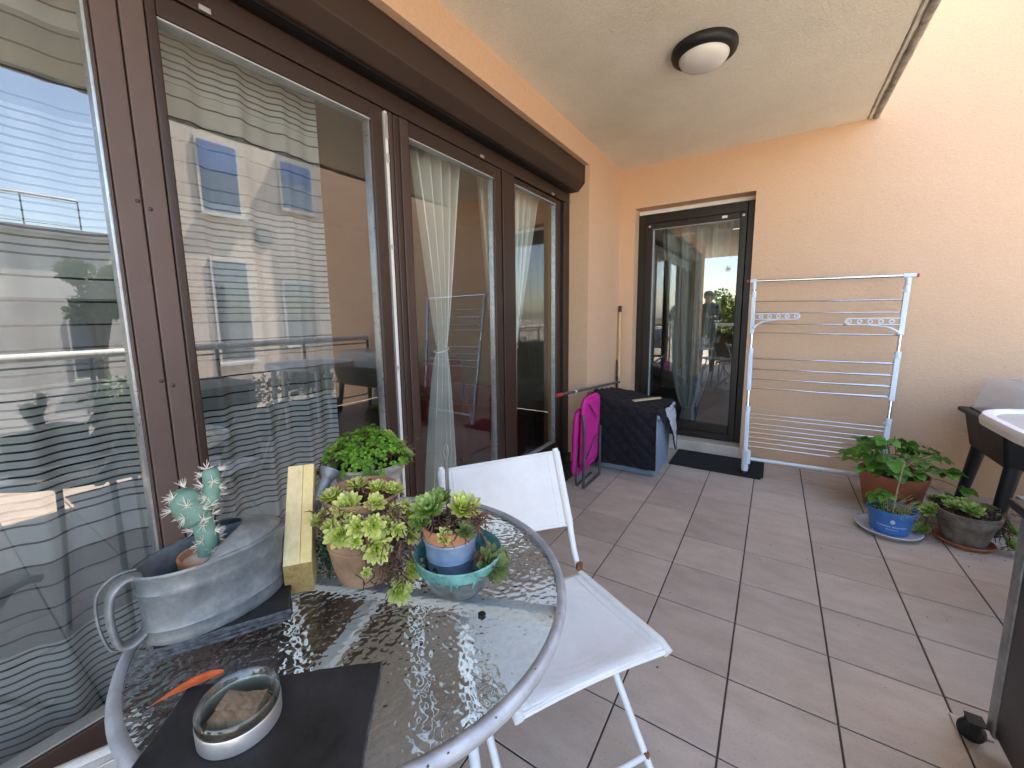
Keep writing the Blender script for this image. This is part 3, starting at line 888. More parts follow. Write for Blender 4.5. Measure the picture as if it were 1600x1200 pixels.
# room behind the door
r2 = MB()
r2.box(-1.629, -1.58, BY + 0.322, 7.2, 0, 2.5)
r2.box(1.2, 1.25, BY + 0.322, 7.2, 0, 2.5)
r2.box(-1.629, 1.25, 7.2, 7.25, 0, 2.5)
struct('side_room_wall', r2, 'roomwall')
struct('side_room_ceiling', MB().box(-1.629, 1.25, BY + 0.322, 7.2, 2.502, 2.552), 'roomwall')
struct('side_room_floor', MB().box(-1.629, 1.25, BY + 0.322, 7.2, -0.05, 0.0), 'roomfloor')
tied('tied_curtain', 'thin grey green curtain tied near the floor behind the end door', 'voile', -0.665, 0.31, 0.05, 0.09, 0.11, 0.34, 2.12, 4.22, 4.5, 31, along='x', ex=0.5)

# ================================================================== CEILING LAMP
lp = empty('ceiling_lamp', (-0.385, 2.415, CZ), 'round black ceiling lamp with a white opal dome', 'lamp')
prof = [(0.152, 0.0), (0.153, -0.016), (0.148, -0.032), (0.132, -0.042), (0.116, -0.043), (0.116, -0.02)]
obj('lamp_ring', MB().lathe([(r, CZ + z) for r, z in prof], (-0.385, 2.415, 0), 48), 'black', lp, smooth=True)
dome = [(0.1155, -0.030), (0.1155, -0.048), (0.107, -0.064), (0.086, -0.078), (0.055, -0.087), (0.025, -0.091), (0.0005, -0.092)]
obj('lamp_dome', MB().lathe([(r, CZ + z) for r, z in dome], (-0.385, 2.415, 0), 48), 'lampglass', lp, smooth=True)

# ================================================================== OUTSIDE (seen in the panes)
def railing(name, label, a, b, posts, nbars=4, h=0.97):
    a = Vector(a); b = Vector(b); root = empty(name, (a + b) / 2, label, 'railing')
    up = Vector((0, 0, 1))
    obj('top_rail', MB().tube([a + up * h, b + up * h], 0.036, 12), 'railwhite', root, smooth=True)
    for i in range(posts):
        p = a.lerp(b, i / (posts - 1))
        obj('post', MB().tube([p, p + up * (h - 0.02)], 0.018, 8), 'raildark', root, smooth=True)
    for k in range(nbars):
        z = 0.14 + k * (h - 0.22) / (nbars - 1)
        obj('bar', MB().tube([a + up * z, b + up * z], 0.009, 6), 'raildark', root, smooth=True)
    return root
railing('balcony_railing', 'balcony railing with a pale top rail, reflected in the left panes', (2.06, -2.9, 0), (2.06, 3.84, 0), 8)
railing('balcony_railing', 'short end railing of the balcony, reflected in the end door', (-1.55, -2.92, 0), (1.96, -2.92, 0), 5)

def leaf_cloud(mb, rnd, c, rad, n, size, flat=1.0, shell=0.35):
    for _ in range(n):
        while True:
            d = Vector((rnd.uniform(-1, 1), rnd.uniform(-1, 1), rnd.uniform(-1, 1)))
            if shell < d.length < 1: break
        p = Vector(c) + Vector((d.x * rad[0], d.y * rad[1], d.z * rad[2]))
        nrm = Vector((rnd.gauss(0, 1), rnd.gauss(0, 1), rnd.gauss(0.7, 0.8))).normalized()
        u = nrm.orthogonal().normalized(); u.rotate(Matrix.Rotation(rnd.uniform(0, 6.28), 3, nrm)); w = nrm.cross(u)
        s = size * rnd.uniform(0.6, 1.3); vv = rnd.random()
        mb.add([p - u * s, p + w * s * 0.45 + nrm * s * 0.1, p + u * s, p - w * s * 0.45 + nrm * s * 0.1], [(0, 1, 2, 3)], [(0.2, vv), (0.6, vv), (1, vv), (0.6, vv)])

def tree(name, label, base, height, crown_c, crown_r, n, size, mat, seed, clumps=14):
    rnd = random.Random(seed); base = Vector(base); cc = Vector(crown_c)
    root = empty(name, base, label, 'tree')
    tr = MB()
    mid = base.lerp(cc, 0.55) + Vector((rnd.uniform(-.2, .2), rnd.uniform(-.2, .2), 0))
    tr.tube([base, mid, cc], [height * 0.03, height * 0.022, height * 0.008], 8)
    cr = MB()
    for k in range(clumps):
        d = Vector((rnd.gauss(0, 1), rnd.gauss(0, 1), rnd.gauss(0, 1))).normalized() * rnd.uniform(0.35, 0.85)
        p = cc + Vector((d.x * crown_r[0], d.y * crown_r[1], d.z * crown_r[2]))
        tr.tube([mid.lerp(cc, rnd.uniform(0, .6)), (mid.lerp(cc, .5) + p) / 2, p], [height * 0.011, height * 0.007, height * 0.003], 5)
        rr = rnd.uniform(0.28, 0.5)
        leaf_cloud(cr, rnd, p, [crown_r[i] * rr for i in range(3)], n // clumps, size, shell=0.1)
    obj('trunk', tr, 'bark', root, smooth=True)
    obj('crown', cr, mat, root)
    return root
tree('garden_tree', 'sunlit leafy tree beyond the end railing, reflected in the end door', (-1.1, -5.6, -3.4), 5.5, (-1.05, -5.4, 0.85), (0.85, 0.9, 1.05), 5200, 0.07, 'treeleaf', 5, 18)
tree('garden_tree', 'tall tree standing behind the camera to the right', (3.4, -8.5, -3.4), 6.5, (3.4, -8.5, 0.6), (1.8, 1.8, 1.9), 5000, 0.12, 'treeleaf', 6, 18)
tree('garden_tree', 'low tree by the white house, reflected in the left pane', (11.5, 3.0, -3.4), 6, (11.5, 3.0, 1.9), (0.8, 0.9, 0.9), 2600, 0.09, 'hedgeleaf', 9, 12)
# shrubs in troughs along the railing
def shrub(label, x, y, seed, w=0.5, h=0.5):
    rnd = random.Random(seed)
    root = empty('trough_shrub', (x, y, 0), label, 'shrub', 'troughs along the railing')
    t_ = MB().prism([(x - 0.12, 0.0), (x + 0.12, 0.0), (x + 0.15, 0.26), (x - 0.15, 0.26)], 1, y - w, y + w)
    obj('trough', t_, 'planter', root, bevel=0.008)
    f = MB()
    for k in range(7):
        leaf_cloud(f, rnd, (x + rnd.uniform(-.1, .1), y + rnd.uniform(-w, w) * .8, 0.32 + rnd.uniform(0, h * .6)), (0.16, 0.2, 0.18), 150, 0.035, shell=0.05)
    obj('foliage', f, 'hedgeleaf', root)
shrub('dark shrub in a black trough by the railing, nearest the end wall', 1.80, 2.55, 1)
shrub('dark shrub in a black trough by the railing, beside the barbecue cart', 1.80, 1.1, 2, h=0.6)
shrub('dark shrub in a black trough by the railing, level with the camera', 1.80, -0.35, 3, h=0.45)

def house(name, label, x0, x1, y0, y1, z1, mat, wins, roof='roofgrey', group=None, face='x'):
    root = empty(name, ((x0 + x1) / 2, (y0 + y1) / 2, -3.4), label, 'building', group)
    obj('wall', MB().box(x0, x1, y0, y1, -3.4, z1), mat, root)
    rf = obj('roof', MB().box(x0 - 0.18, x1 + 0.18, y0 - 0.18, y1 + 0.18, z1 + 0.001, z1 + 0.20), roof, root)
    for (p0, p1, q0, q1) in wins:
        if face == 'x':
            w = obj('window', MB().box(x0 - 0.05, x0 - 0.002, p0 - 0.06, p1 + 0.06, q0 - 0.06, q1 + 0.06), 'whitemasonry', root)
            obj('pane', MB().box(x0 - 0.058, x0 - 0.052, p0, p1, q0, q1), 'winblue', w)
            obj('sill', MB().box(x0 - 0.16, x0 - 0.051, p0 - 0.1, p1 + 0.1, q0 - 0.13, q0 - 0.062), 'whitemasonry', w)
        else:
            w = obj('window', MB().box(p0 - 0.06, p1 + 0.06, y1 + 0.002, y1 + 0.05, q0 - 0.06, q1 + 0.06), 'whitemasonry', root)
            obj('pane', MB().box(p0, p1, y1 + 0.052, y1 + 0.058, q0, q1), 'winblue', w)
            obj('sill', MB().box(p0 - 0.1, p1 + 0.1, y1 + 0.051, y1 + 0.16, q0 - 0.13, q0 - 0.062), 'whitemasonry', w)
    return root
h1 = house('town_house', 'cream house with tall blue windows, reflected in the second pane', 8.0, 9.6, 3.55, 7.2, 8.5, 'stone',
           [(4.25, 5.0, 3.72, 5.2), (6.05, 6.85, 4.15, 5.25), (4.3, 5.0, 0.3, 2.6), (5.9, 6.7, 0.6, 2.2)], group='houses across the street')
obj('sky_reflection', MB().box(7.925, 7.941, 4.25, 5.0, 4.62, 5.2), 'shutter', h1)  # added blue panels, painted sky reflection over the upper panes
obj('sky_reflection', MB().box(7.925, 7.941, 6.05, 6.85, 4.75, 5.25), 'shutter', h1)
vn = MB().lathe([(0.22, 0), (0.22, 0.03), (0.14, 0.05), (0.001, 0.05)], n=20)
vn.v = [Vector((7.998 - v.z, 5.5 + v.x, 3.3 + v.y)) for v in vn.v]
obj('vent', vn, 'roofgrey', h1, smooth=True)
house('town_house', 'pink house standing next to the cream one across the street', 7.4, 11, 7.4, 14, 7.5, 'pinkmasonry', [(8.2, 9.2, 0.5, 2.0), (10.2, 11.2, 0.5, 2.0), (8.2, 9.2, 3.5, 5.0), (10.2, 11.2, 3.5, 5.0)], group='houses across the street')
house('town_house', 'low white house with a flat grey roof, reflected in the left pane', 14.5, 22, -7.0, 4.2, 3.7, 'whitemasonry', [(3.0, 3.7, -0.4, 1.3), (0.4, 1.4, -0.4, 1.3), (-2.4, -1.4, -0.4, 1.3)], group='houses across the street')
rr = railing('roof_railing', 'thin metal railing on the flat roof of the low white house', (14.7, -2.0, 3.9), (14.7, 3.6, 3.9), 6, 2, 0.9)
house('town_house', 'long pale block far behind the camera beyond the trees', -22, 20, -46, -38, 0.6, 'stone', [(x, x + 1.4, -1.9, -0.4) for x in (-9, -5, -1, 3, 7)], group='houses across the street', face='y')

# ================================================================== ROUND TABLE
TC = Vector((-0.65, 0.48, 0)); TR = 0.383; TZ = 0.72
tb = empty('round_table', (TC.x, TC.y, 0), 'round garden table with hammered glass top and blue grey metal rim', 'table')
obj('glass_top', MB().lathe([(0.001, TZ - 0.006), (TR - 0.012, TZ - 0.006), (TR - 0.012, TZ), (0.001, TZ)], TC, 96), 'tableglass', tb)
rim = [(TR - 0.0115, TZ - 0.018), (TR - 0.004, TZ - 0.022), (TR + 0.003, TZ - 0.018), (TR + 0.006, TZ - 0.006), (TR + 0.003, TZ + 0.003), (TR - 0.003, TZ + 0.005), (TR - 0.012, TZ + 0.0015), (TR - 0.0115, TZ - 0.018)]
rim_o = obj('table_rim', MB().lathe(rim, TC, 96), 'tablerim', tb, smooth=True, auto=False)
rs = MB(); rnd = random.Random(12)
for k in range(7):       # chips where the paint has gone
    a = R(-60 + rnd.uniform(0, 95)); rr_ = TR + rnd.uniform(-0.004, 0.008)
    c = Vector((TC.x + rr_ * math.cos(a), TC.y + rr_ * math.sin(a), TZ + 0.0045 - max(0, rr_ - TR - 0.003) * 0.6))
    n = 7; L_ = rnd.uniform(0.0007, 0.0024)
    rs.add([c + Vector((math.cos(i * 6.283 / n + a) * L_ * rnd.uniform(.6, 1.3), math.sin(i * 6.283 / n + a) * L_ * rnd.uniform(.6, 1.3), 0.0004)) for i in range(n)], [tuple(range(n))])
obj('paint_chips', rs, 'rust', rim_o, kind='stuff')
for k in range(2):
    a = R(22 + 90 * k); d = Vector((math.cos(a), math.sin(a), 0))
    c = Vector((TC.x, TC.y, TZ - 0.024 - 0.021 * k))
    obj('cross_bar', MB().bar(c - d * (TR - 0.013), c + d * (TR - 0.013), 0.026, 0.020), 'tableleg', tb, bevel=0.004)
for k in range(4):
    a = R(22 + 90 * k); d = Vector((math.cos(a), math.sin(a), 0)); c = Vector((TC.x, TC.y, 0))
    obj('leg', MB().tube([c + d * 0.19 + Vector((0, 0, TZ - 0.066)), c + d * 0.20 + Vector((0, 0, 0.4)), c + d * 0.23 + Vector((0, 0, 0.002))], 0.011, 10), 'tableleg', tb, smooth=True)
for (x, y) in ((-0.412, 0.53), (-0.72, 0.30)):
    obj('rubber_pad', MB().lathe([(0.007, TZ - 0.0135), (0.007, TZ - 0.0065), (0.0005, TZ - 0.0065)], (x, y, 0), 12), 'black', tb)

# ------------------------------------------------------------------ slates
def slate(name, label, corner, e1, l1, l2, z0, layers, th, seed, group=None):
    rnd = random.Random(seed); e1 = Vector((*e1, 0)).normalized(); e2 = Vector((-e1.y, e1.x, 0))
    c0 = Vector((*corner, 0)); out = []
    for k in range(layers):
        mb = MB(); n1, n2 = 24, 18
        j = [rnd.uniform(-0.0035, 0.0035) for _ in range(4)]
        pts = []
        def edge(p, q, n, nr):
            for i in range(n):
                t = i / n
                pts.append(p.lerp(q, t) + nr * (rnd.uniform(-1, 1) * 0.0010 + 0.0012 * math.sin(t * 9 + k)))
        A = c0 + e1 * j[0] + e2 * j[1]; B = A + e1 * (l1 + j[2]); C_ = B + e2 * (l2 + j[3]); D = A + e2 * (l2 + j[3])
        edge(A, B, n1, e2); edge(B, C_, n2, e1); edge(C_, D, n1, e2); edge(D, A, n2, e1)
        z = z0 + k * (th + 0.0008); n = len(pts); cen = sum(pts, Vector()) / n
        low = [p + Vector((0, 0, z)) for p in pts]
        mid = [cen.lerp(p, 0.997) + Vector((0, 0, z + th * 0.75)) for p in pts]
        top = [cen.lerp(p, 0.985) + Vector((0, 0, z + th)) for p in pts]
        mb.add(low + mid + top, [tuple(reversed(range(n))), tuple(range(2 * n, 3 * n))] + [(a_ * n + i, a_ * n + (i + 1) % n, (a_ + 1) * n + (i + 1) % n, (a_ + 1) * n + i) for a_ in (0, 1) for i in range(n)])
        o = obj(name, mb, 'slate')
        o.data.materials.append(M['slate_edge'])
        for p in o.data.polygons:
            if len(p.vertices) == 4: p.material_index = 1
        lab = label if layers == 1 else label % ('lowest', 'second', 'third', 'top')[k]
        tag(o, lab, 'slate', group)
        out.append(o)
    return out
slate('slate_mat', 'black slate place mat lying under the glass ashtray', (-0.53, 0.017), (0.747, 0.665), 0.272, 0.22, TZ + 0.0055, 1, 0.004, 4, 'slates on the table')
slate('slate_mat', 'black slate mat, %s of the four stacked under the zinc watering can', (-0.772, 0.166), (0.487, 0.873), 0.185, 0.145, TZ + 0.0055, 4, 0.0050, 5, 'slates on the table')
SLZ = TZ + 0.0055 + 4 * 0.0058

# ------------------------------------------------------------------ watering can
CC = Vector((-0.788, 0.268, SLZ)); CA = R(86); CL, CW, CH = 0.108, 0.060, 0.118
wc = empty('watering_can', CC, 'old oval zinc watering can with a strap handle, holding the cactus', 'watering can')
ca, sa = math.cos(CA), math.sin(CA)
def cp(l, w, z):          # can space: l along the can, w across, z up
    return Vector((CC.x + l * ca - w * sa, CC.y + l * sa + w * ca, CC.z + z))
def oval_ring(l, w, z, n=56, l0=0.0, pw=1.0):
    return [cp(l0 + l * math.cos(6.2832 * i / n), w * math.copysign(abs(math.sin(6.2832 * i / n)) ** pw, math.sin(6.2832 * i / n)), z) for i in range(n)]
def loft(mb, rings, capb=False, capt=False):
    n = len(rings[0]); vs = [p for r_ in rings for p in r_]
    fs = [(a * n + i, a * n + (i + 1) % n, (a + 1) * n + (i + 1) % n, (a + 1) * n + i) for a in range(len(rings) - 1) for i in range(n)]
    if capb: fs.append(tuple(reversed(range(n))))
    if capt: fs.append(tuple(range((len(rings) - 1) * n, len(rings) * n)))
    return mb.add(vs, fs)
prof = [(0.94, 0.000), (0.965, 0.004), (0.955, 0.010), (0.96, 0.022), (0.985, 0.026), (0.96, 0.030), (0.975, 0.082), (1.0, 0.087), (0.98, 0.091), (0.99, 0.110), (1.02, 0.1145), (1.03, 0.118), (1.01, 0.1205)]
body = MB(); loft(body, [oval_ring(CL * s, CW * s, z) for s, z in prof], capb=True)
loft(body, [oval_ring(CL * s, CW * s, z) for s, z in ((1.0, 0.1195), (0.955, 0.110), (0.94, 0.03), (0.93, 0.012))], capt=True)
obj('can_body', body, 'zinc', wc, smooth=True)
fil = MB(); loft(fil, [oval_ring(CL * .93, CW * .93, 0.050), oval_ring(CL * .3, CW * .3, 0.0535)], capt=True)
obj('gravel_fill', fil, 'soil', wc)
# half cover: a domed hood over the spout end, with an arched opening over the handle end
hood = MB(); n = 40; m_ = 12
vs = []; fs = []
for i in range(n + 1):
    w = -1 + 2 * i / n
    wl_ = math.sqrt(max(0, 1 - w * w))
    lf = 0.40 - 0.80 * abs(w) ** 2.0      # opening line (arched)
    for j in range(m_ + 1):
        t = j / m_
        l = lf + (wl_ - lf) * t if wl_ > lf else wl_
        q = min(1, w * w + l * l)
        zz = 0.1195 + 0.030 * (1 - q) ** 0.75 * (1 if l > 0.0 else max(0, (l + 0.6) / 0.6))
        vs.append(cp(l * CL * 0.995, w * CW * 0.995, zz))
for i in range(n):
    for j in range(m_):
        fs.append((i * (m_ + 1) + j, i * (m_ + 1) + j + 1, (i + 1) * (m_ + 1) + j + 1, (i + 1) * (m_ + 1) + j))
hood.add(vs, fs)
obj('can_hood', hood, 'zinc', wc, smooth=True, solid=0.0012)
# strap handle at the near end, outer loop and lower bracket
hp = [cp(-0.098, 0.0, 0.112), cp(-0.115, 0, 0.117), cp(-0.131, 0, 0.104), cp(-0.137, 0, 0.080), cp(-0.137, 0, 0.045), cp(-0.132, 0, 0.018), cp(-0.118, 0, 0.012), cp(-0.100, 0, 0.022)]
def smooth_path(pts, k=6):
    out = []
    for i in range(len(pts) - 1):
        p0 = pts[max(i - 1, 0)]; p1 = pts[i]; p2 = pts[i + 1]; p3 = pts[min(i + 2, len(pts) - 1)]
        for s in range(k):
            t = s / k
            out.append(0.5 * ((2 * p1) + (p2 - p0) * t + (2 * p0 - 5 * p1 + 4 * p2 - p3) * t * t + (3 * p1 - p0 - 3 * p2 + p3) * t ** 3))
    out.append(pts[-1]); return out
hm = MB()
sp_ = smooth_path(hp, 5)
acr = Vector((-sa, ca, 0))
rows = []
for i, p in enumerate(sp_):
    d = (sp_[min(i + 1, len(sp_) - 1)] - sp_[max(i - 1, 0)]).normalized(); nn = acr.cross(d).normalized()
    ring = []
    for k in range(10):
        a = 6.283 * k / 10
        ring.append(p + acr * 0.0135 * math.cos(a) + nn * 0.0052 * math.sin(a))
    rows.append(ring)
loft(hm, rows, True, True)
obj('strap_handle', hm, 'zinc', wc, smooth=True, auto=False)
wire = MB(); wire.tube(smooth_path([cp(-0.100, 0.014, 0.119), cp(-0.125, 0.015, 0.120), cp(-0.146, 0.015, 0.100), cp(-0.149, 0.015, 0.055), cp(-0.142, 0.014, 0.012), cp(-0.132, 0.013, 0.002)], 5), 0.0022, 6)
obj('handle_wire', wire, 'zinc', wc, smooth=True)
# spout rising behind the wooden stand
spt = MB(); spt.tube(smooth_path([cp(0.085, 0.0, 0.040), cp(0.135, 0.012, 0.060), cp(0.185, 0.028, 0.105), cp(0.225, 0.036, 0.150)], 5), [0.022] * 6 + [0.017] * 5 + [0.013] * 5, 14)
obj('spout', spt, 'zinc', wc, smooth=True)
ros = MB(); a_ = cp(0.225, 0.036, 0.150); b_ = cp(0.236, 0.039, 0.163)
ros.tube([a_, b_, b_ + (b_ - a_) * 0.25], [0.013, 0.024, 0.024], 16)
obj('spout_rose', ros, 'zinc', wc, smooth=True)

# ------------------------------------------------------------------ cactus in its small pot
kc = cp(-0.014, -0.002, 0.0)
KZ = CC.z + 0.056
kt = empty('potted_cactus', (kc.x, kc.y, KZ), 'blue green cactus with white spines in a small clay pot inside the watering can', 'cactus')
obj('pot', MB().lathe([(0.028, 0.0), (0.034, 0.036), (0.038, 0.037), (0.040, 0.056), (0.036, 0.056), (0.033, 0.044), (0.001, 0.044)], (kc.x, kc.y, KZ), 28, capb=True), 'terracotta', kt, smooth=True)
obj('soil', MB().lathe([(0.0345, 0.046), (0.022, 0.050), (0.001, 0.051)], (kc.x, kc.y, KZ), 20), 'limeclay', kt, smooth=True)
rv = _r; uv_ = Vector((0, 0, 1))
def blob(mb, path, rads, n=18, ribs=0):
    mb.tube(path, rads, n)
K0 = Vector((kc.x, kc.y, KZ + 0.046))
ydir = Vector((0.35, 0.94, 0)).normalized()
def kp(h, z): return K0 + ydir * h + Vector((0, 0, z))
seg = {}
def rounded(path, rmax, k=9, p0=0.72, p1=0.35, n=18):
    """closed fleshy segment along a path with round ends"""
    pts = smooth_path(path, k); m = len(pts); rad = []
    for i in range(m):
        t = i / (m - 1)
        rad.append(rmax * max(0.02, (min(1, (t / 0.22)) ** 0.5 if t < 0.22 else 1)) * (1 if t < 0.72 else math.sqrt(max(0.0004, 1 - ((t - 0.72) / 0.28) ** 2))))
    return pts, rad
def seg_obj(path, rmax, low=None):
    pts, rad = rounded(path, rmax)
    if low is not None:
        for i in range(len(rad)):
            if i < len(rad) * 0.22: rad[i] = max(rad[i], low)
    mb = MB(); mb.tube(pts, rad, 18, flat=0.82)
    obj('stem', mb, 'cactus', kt, smooth=True, auto=False)
    return pts, rad
s1 = seg_obj([kp(0.002, -0.006), kp(0.004, 0.03), kp(0.0, 0.062), kp(-0.002, 0.088)], 0.0165, 0.0150)
s2 = seg_obj([kp(0.000, 0.064), kp(-0.011, 0.080), kp(-0.018, 0.102), kp(-0.019, 0.127)], 0.0225)
s3 = seg_obj([kp(0.004, 0.080), kp(0.014, 0.104), kp(0.019, 0.130), kp(0.018, 0.156)], 0.0135)
rnd = random.Random(44)
def spines(p, nrm, k=15, L_=0.0155):
    mb = MB()
    for _ in range(k):
        d = (nrm + Vector((rnd.gauss(0, .55), rnd.gauss(0, .55), rnd.gauss(0, .55)))).normalized()
        mb.tube([p, p + d * L_ * rnd.uniform(0.6, 1.15)], [0.0006, 0.0002], 4)
    obj('spine_cluster', mb, 'spine', kt)
for pts, rad, cnt in ((s1[0], s1[1], 13), (s2[0], s2[1], 13), (s3[0], s3[1], 12)):
    for i in range(cnt):
        k = int((0.16 + 0.80 * (i + 0.5) / cnt) * (len(pts) - 1))
        a = i * 2.4 + 0.5
        nrm = (Vector((0.84, 0.55, 0)) * math.cos(a) + Vector((0.55, -0.84, 0)) * math.sin(a)).normalized()
        nrm = (nrm + Vector((0, 0, 0.25 if k < len(pts) * .85 else 1.2))).normalized()
        spines(pts[k] + Vector((nrm.x, nrm.y, nrm.z * 0.3)) * rad[k] * 0.9, nrm)

# ------------------------------------------------------------------ wooden stand
wb0 = Vector((-0.736, 0.378, TZ + 0.006)); wa = Vector((-0.79, 0.61, 0)).normalized(); ww = Vector((0.61, 0.79, 0)).normalized()
ws = empty('wooden_stand', wb0, 'pale pine wedge stand made of two glued planks, leaning between watering can and houseleek pot', 'stand')
def wedge(prof, w0, w1, mat, endmat=None):
    mb = MB(); n = len(prof)
    vs = [wb0 + wa * h + ww * w + Vector((0, 0, z)) for w in (w0, w1) for h, z in prof]
    mb.add(vs, [tuple(range(n)), tuple(reversed(range(n, 2 * n)))] + [(i, n + i, n + (i + 1) % n, (i + 1) % n) for i in range(n)])
    return mb
pf = [(0.0, 0.0), (-0.004, 0.062), (0.128, 0.212), (0.160, 0.184), (0.042, 0.0)]
for w0, w1, mt in ((-0.025, 0.0043, 'pine'), (0.0047, 0.025, 'pine2')):
    o = obj('plank', wedge(pf, w0, w1, mt), mt, ws, bevel=0.0012)
    o.data.materials.append(M['pine_end'])
    for p in o.data.polygons:
        nz = p.normal
        if nz.dot(-wa) > 0.9: p.material_index = 1
obj('prop', wedge([(0.165, 0.180), (0.134, 0.208), (0.205, 0.0), (0.228, 0.0)], -0.02, 0.02, 'pine2'), 'pine2', ws, bevel=0.001)

# ------------------------------------------------------------------ succulents
def leaf_shape(mb, base, d, nrm, L_, W, th, curl, v, tipw=0.35):
    """a thick pointed leaf: d direction, nrm upper side"""
    d = d.normalized(); s = d.cross(nrm).normalized(); nrm = s.cross(d).normalized()
    T_ = (0.0, 0.3, 0.62, 0.85, 1.0); Wd = (0.45, 0.80, 1.0, 0.72, 0.04)
    vs = []; uv = []
    for t, w in zip(T_, Wd):
        c = base + d * (L_ * t) + nrm * (curl * L_ * t * t)
        hw = W * w / 2
        vs += [c - s * hw + nrm * th * 0.5, c - nrm * th * (0.6 if t < 0.95 else 0.1), c + s * hw + nrm * th * 0.5, c + nrm * th * 0.12]
        uv += [(t, v)] * 4
    fs = []
    for i in range(4):
        for j in range(4):
            fs.append((i * 4 + j, i * 4 + (j + 1) % 4, (i + 1) * 4 + (j + 1) % 4, (i + 1) * 4 + j))
    fs.append((19, 18, 17, 16))
    mb.add(vs, fs, uv)

def rosette_mesh(radius, rnd, layers=(5, 8, 10, 12), open_=1.0):
    mb = MB(); k = 0
    for li, n in enumerate(layers):
        f = (li + 1) / len(layers)
        for i in range(n):
            a = k * 2.39996 + rnd.uniform(-.12, .12); k += 1
            el = R(80 - 66 * f * open_ + rnd.uniform(-6, 6))
            L_ = radius * (0.35 + 0.65 * f) * rnd.uniform(0.9, 1.08)
            d = Vector((math.cos(a) * math.cos(el), math.sin(a) * math.cos(el), math.sin(el)))
            nrm = Vector((-math.cos(a) * math.sin(el), -math.sin(a) * math.cos(0) * math.sin(el), math.cos(el)))
            leaf_shape(mb, Vector((math.cos(a), math.sin(a), 0)) * radius * 0.08 + Vector((0, 0, radius * 0.10 * (1 - f))), d, nrm, L_, L_ * rnd.uniform(0.37, 0.45), radius * 0.07, 0.12, rnd.random())
    return mb

def rosette(parent, p, nrm, radius, mat, seed, open_=1.0):
    rnd = random.Random(seed); mb = rosette_mesh(radius, rnd, open_=open_)
    q = Vector(nrm).normalized().to_track_quat('Z', 'Y'); p = Vector(p)
    mb.v = [p + q @ v for v in mb.v]
    return obj('rosette', mb, mat, parent, smooth=True)

def litter(mb, rnd, c, spread, n, L_=0.018, r_=0.0009, down=0.0):
    for _ in range(n):
        p = Vector(c) + Vector((rnd.gauss(0, spread[0]), rnd.gauss(0, spread[1]), rnd.gauss(0, spread[2])))
        d = Vector((rnd.gauss(0, 1), rnd.gauss(0, 1), rnd.gauss(-down, 0.7))).normalized()
        m2 = p + d * L_ * 0.5 + Vector((rnd.gauss(0, .003), rnd.gauss(0, .003), rnd.gauss(0, .003)))
        mb.tube([p, m2, p + d * L_ * rnd.uniform(.6, 1.3) + Vector((0, 0, -down * L_ * .4))], [r_ * 1.4, r_ * 1.6, r_ * .4], 4)

# tall clay jar covered in houseleeks
JC = Vector((-0.678, 0.489, TZ + 0.0055))
jar = empty('houseleek_jar', JC, 'tall brown clay strawberry jar overgrown with yellow green houseleek rosettes', 'potted plant')
obj('pot', MB().lathe([(0.0508, 0.0), (0.0565, 0.0038), (0.066, 0.0423), (0.0711, 0.0733), (0.073, 0.0771), (0.0711, 0.0808), (0.073, 0.0855), (0.0705, 0.0902), (0.0762, 0.094), (0.0737, 0.1081), (0.0622, 0.1222), (0.0597, 0.141), (0.066, 0.156), (0.0737, 0.173), (0.0775, 0.1767), (0.0737, 0.1805), (0.0648, 0.1767), (0.0559, 0.1598), (0.001, 0.1579)], JC, 48, capb=True), 'oldclay', jar, smooth=True)
rnd = random.Random(77)
for a in (-20, 60, 150):      # pockets
    d = Vector((math.cos(R(a)), math.sin(R(a)), 0))
    b0 = JC + d * 0.058 + Vector((0, 0, 0.094))
    mb = MB(); mb.tube([b0 - d * 0.01, b0 + d * 0.014 + Vector((0, 0, 0.006)), b0 + d * 0.021 + Vector((0, 0, 0.022)), b0 + d * 0.023 + Vector((0, 0, 0.028))], [0.016, 0.021, 0.023, 0.0235], 16)
    obj('pocket', mb, 'terracotta', jar, smooth=True)
tocam = (CAM - JC); tocam.z = 0; tocam.normalize(); side = Vector((-tocam.y, tocam.x, 0))   # side: to the right in the picture is +side? resolved below
side = Vector((_r.x, _r.y, 0)).normalized()
jl = MB()
def jp(s, f, z): return JC + side * s + tocam * f + Vector((0, 0, z))
ROS = [  # across, towards camera, height, radius, tilt
    (-0.058, 0.030, 0.196, 0.030, 0.5), (-0.030, 0.052, 0.186, 0.036, 1.0), (0.022, 0.048, 0.190, 0.026, 0.9), (-0.010, 0.000, 0.208, 0.026, 0.3),
    (0.028, 0.010, 0.206, 0.026, 0.3), (0.058, 0.010, 0.200, 0.027, 0.4), (-0.084, 0.020, 0.142, 0.025, 0.9), (0.082, 0.000, 0.148, 0.030, 0.8),
    (0.094, 0.012, 0.125, 0.025, 1.0), (-0.046, 0.070, 0.116, 0.033, 1.4), (-0.012, 0.072, 0.132, 0.026, 1.4), (0.016, 0.074, 0.136, 0.027, 1.5),
    (0.044, 0.058, 0.148, 0.026, 1.2), (0.060, 0.060, 0.118, 0.022, 1.3), (0.020, 0.080, 0.092, 0.034, 1.7), (-0.018, 0.082, 0.108, 0.018, 1.6),
    (-0.002, 0.076, 0.058, 0.013, 1.6), (0.084, 0.050, 0.048, 0.028, 1.5), (0.056, 0.078, 0.020, 0.031, 1.6), (-0.062, 0.060, 0.150, 0.022, 1.0),
    (0.088, 0.030, 0.088, 0.022, 1.4), (0.060, 0.040, 0.170, 0.022, 0.8), (-0.02, 0.066, 0.158, 0.020, 1.2)]
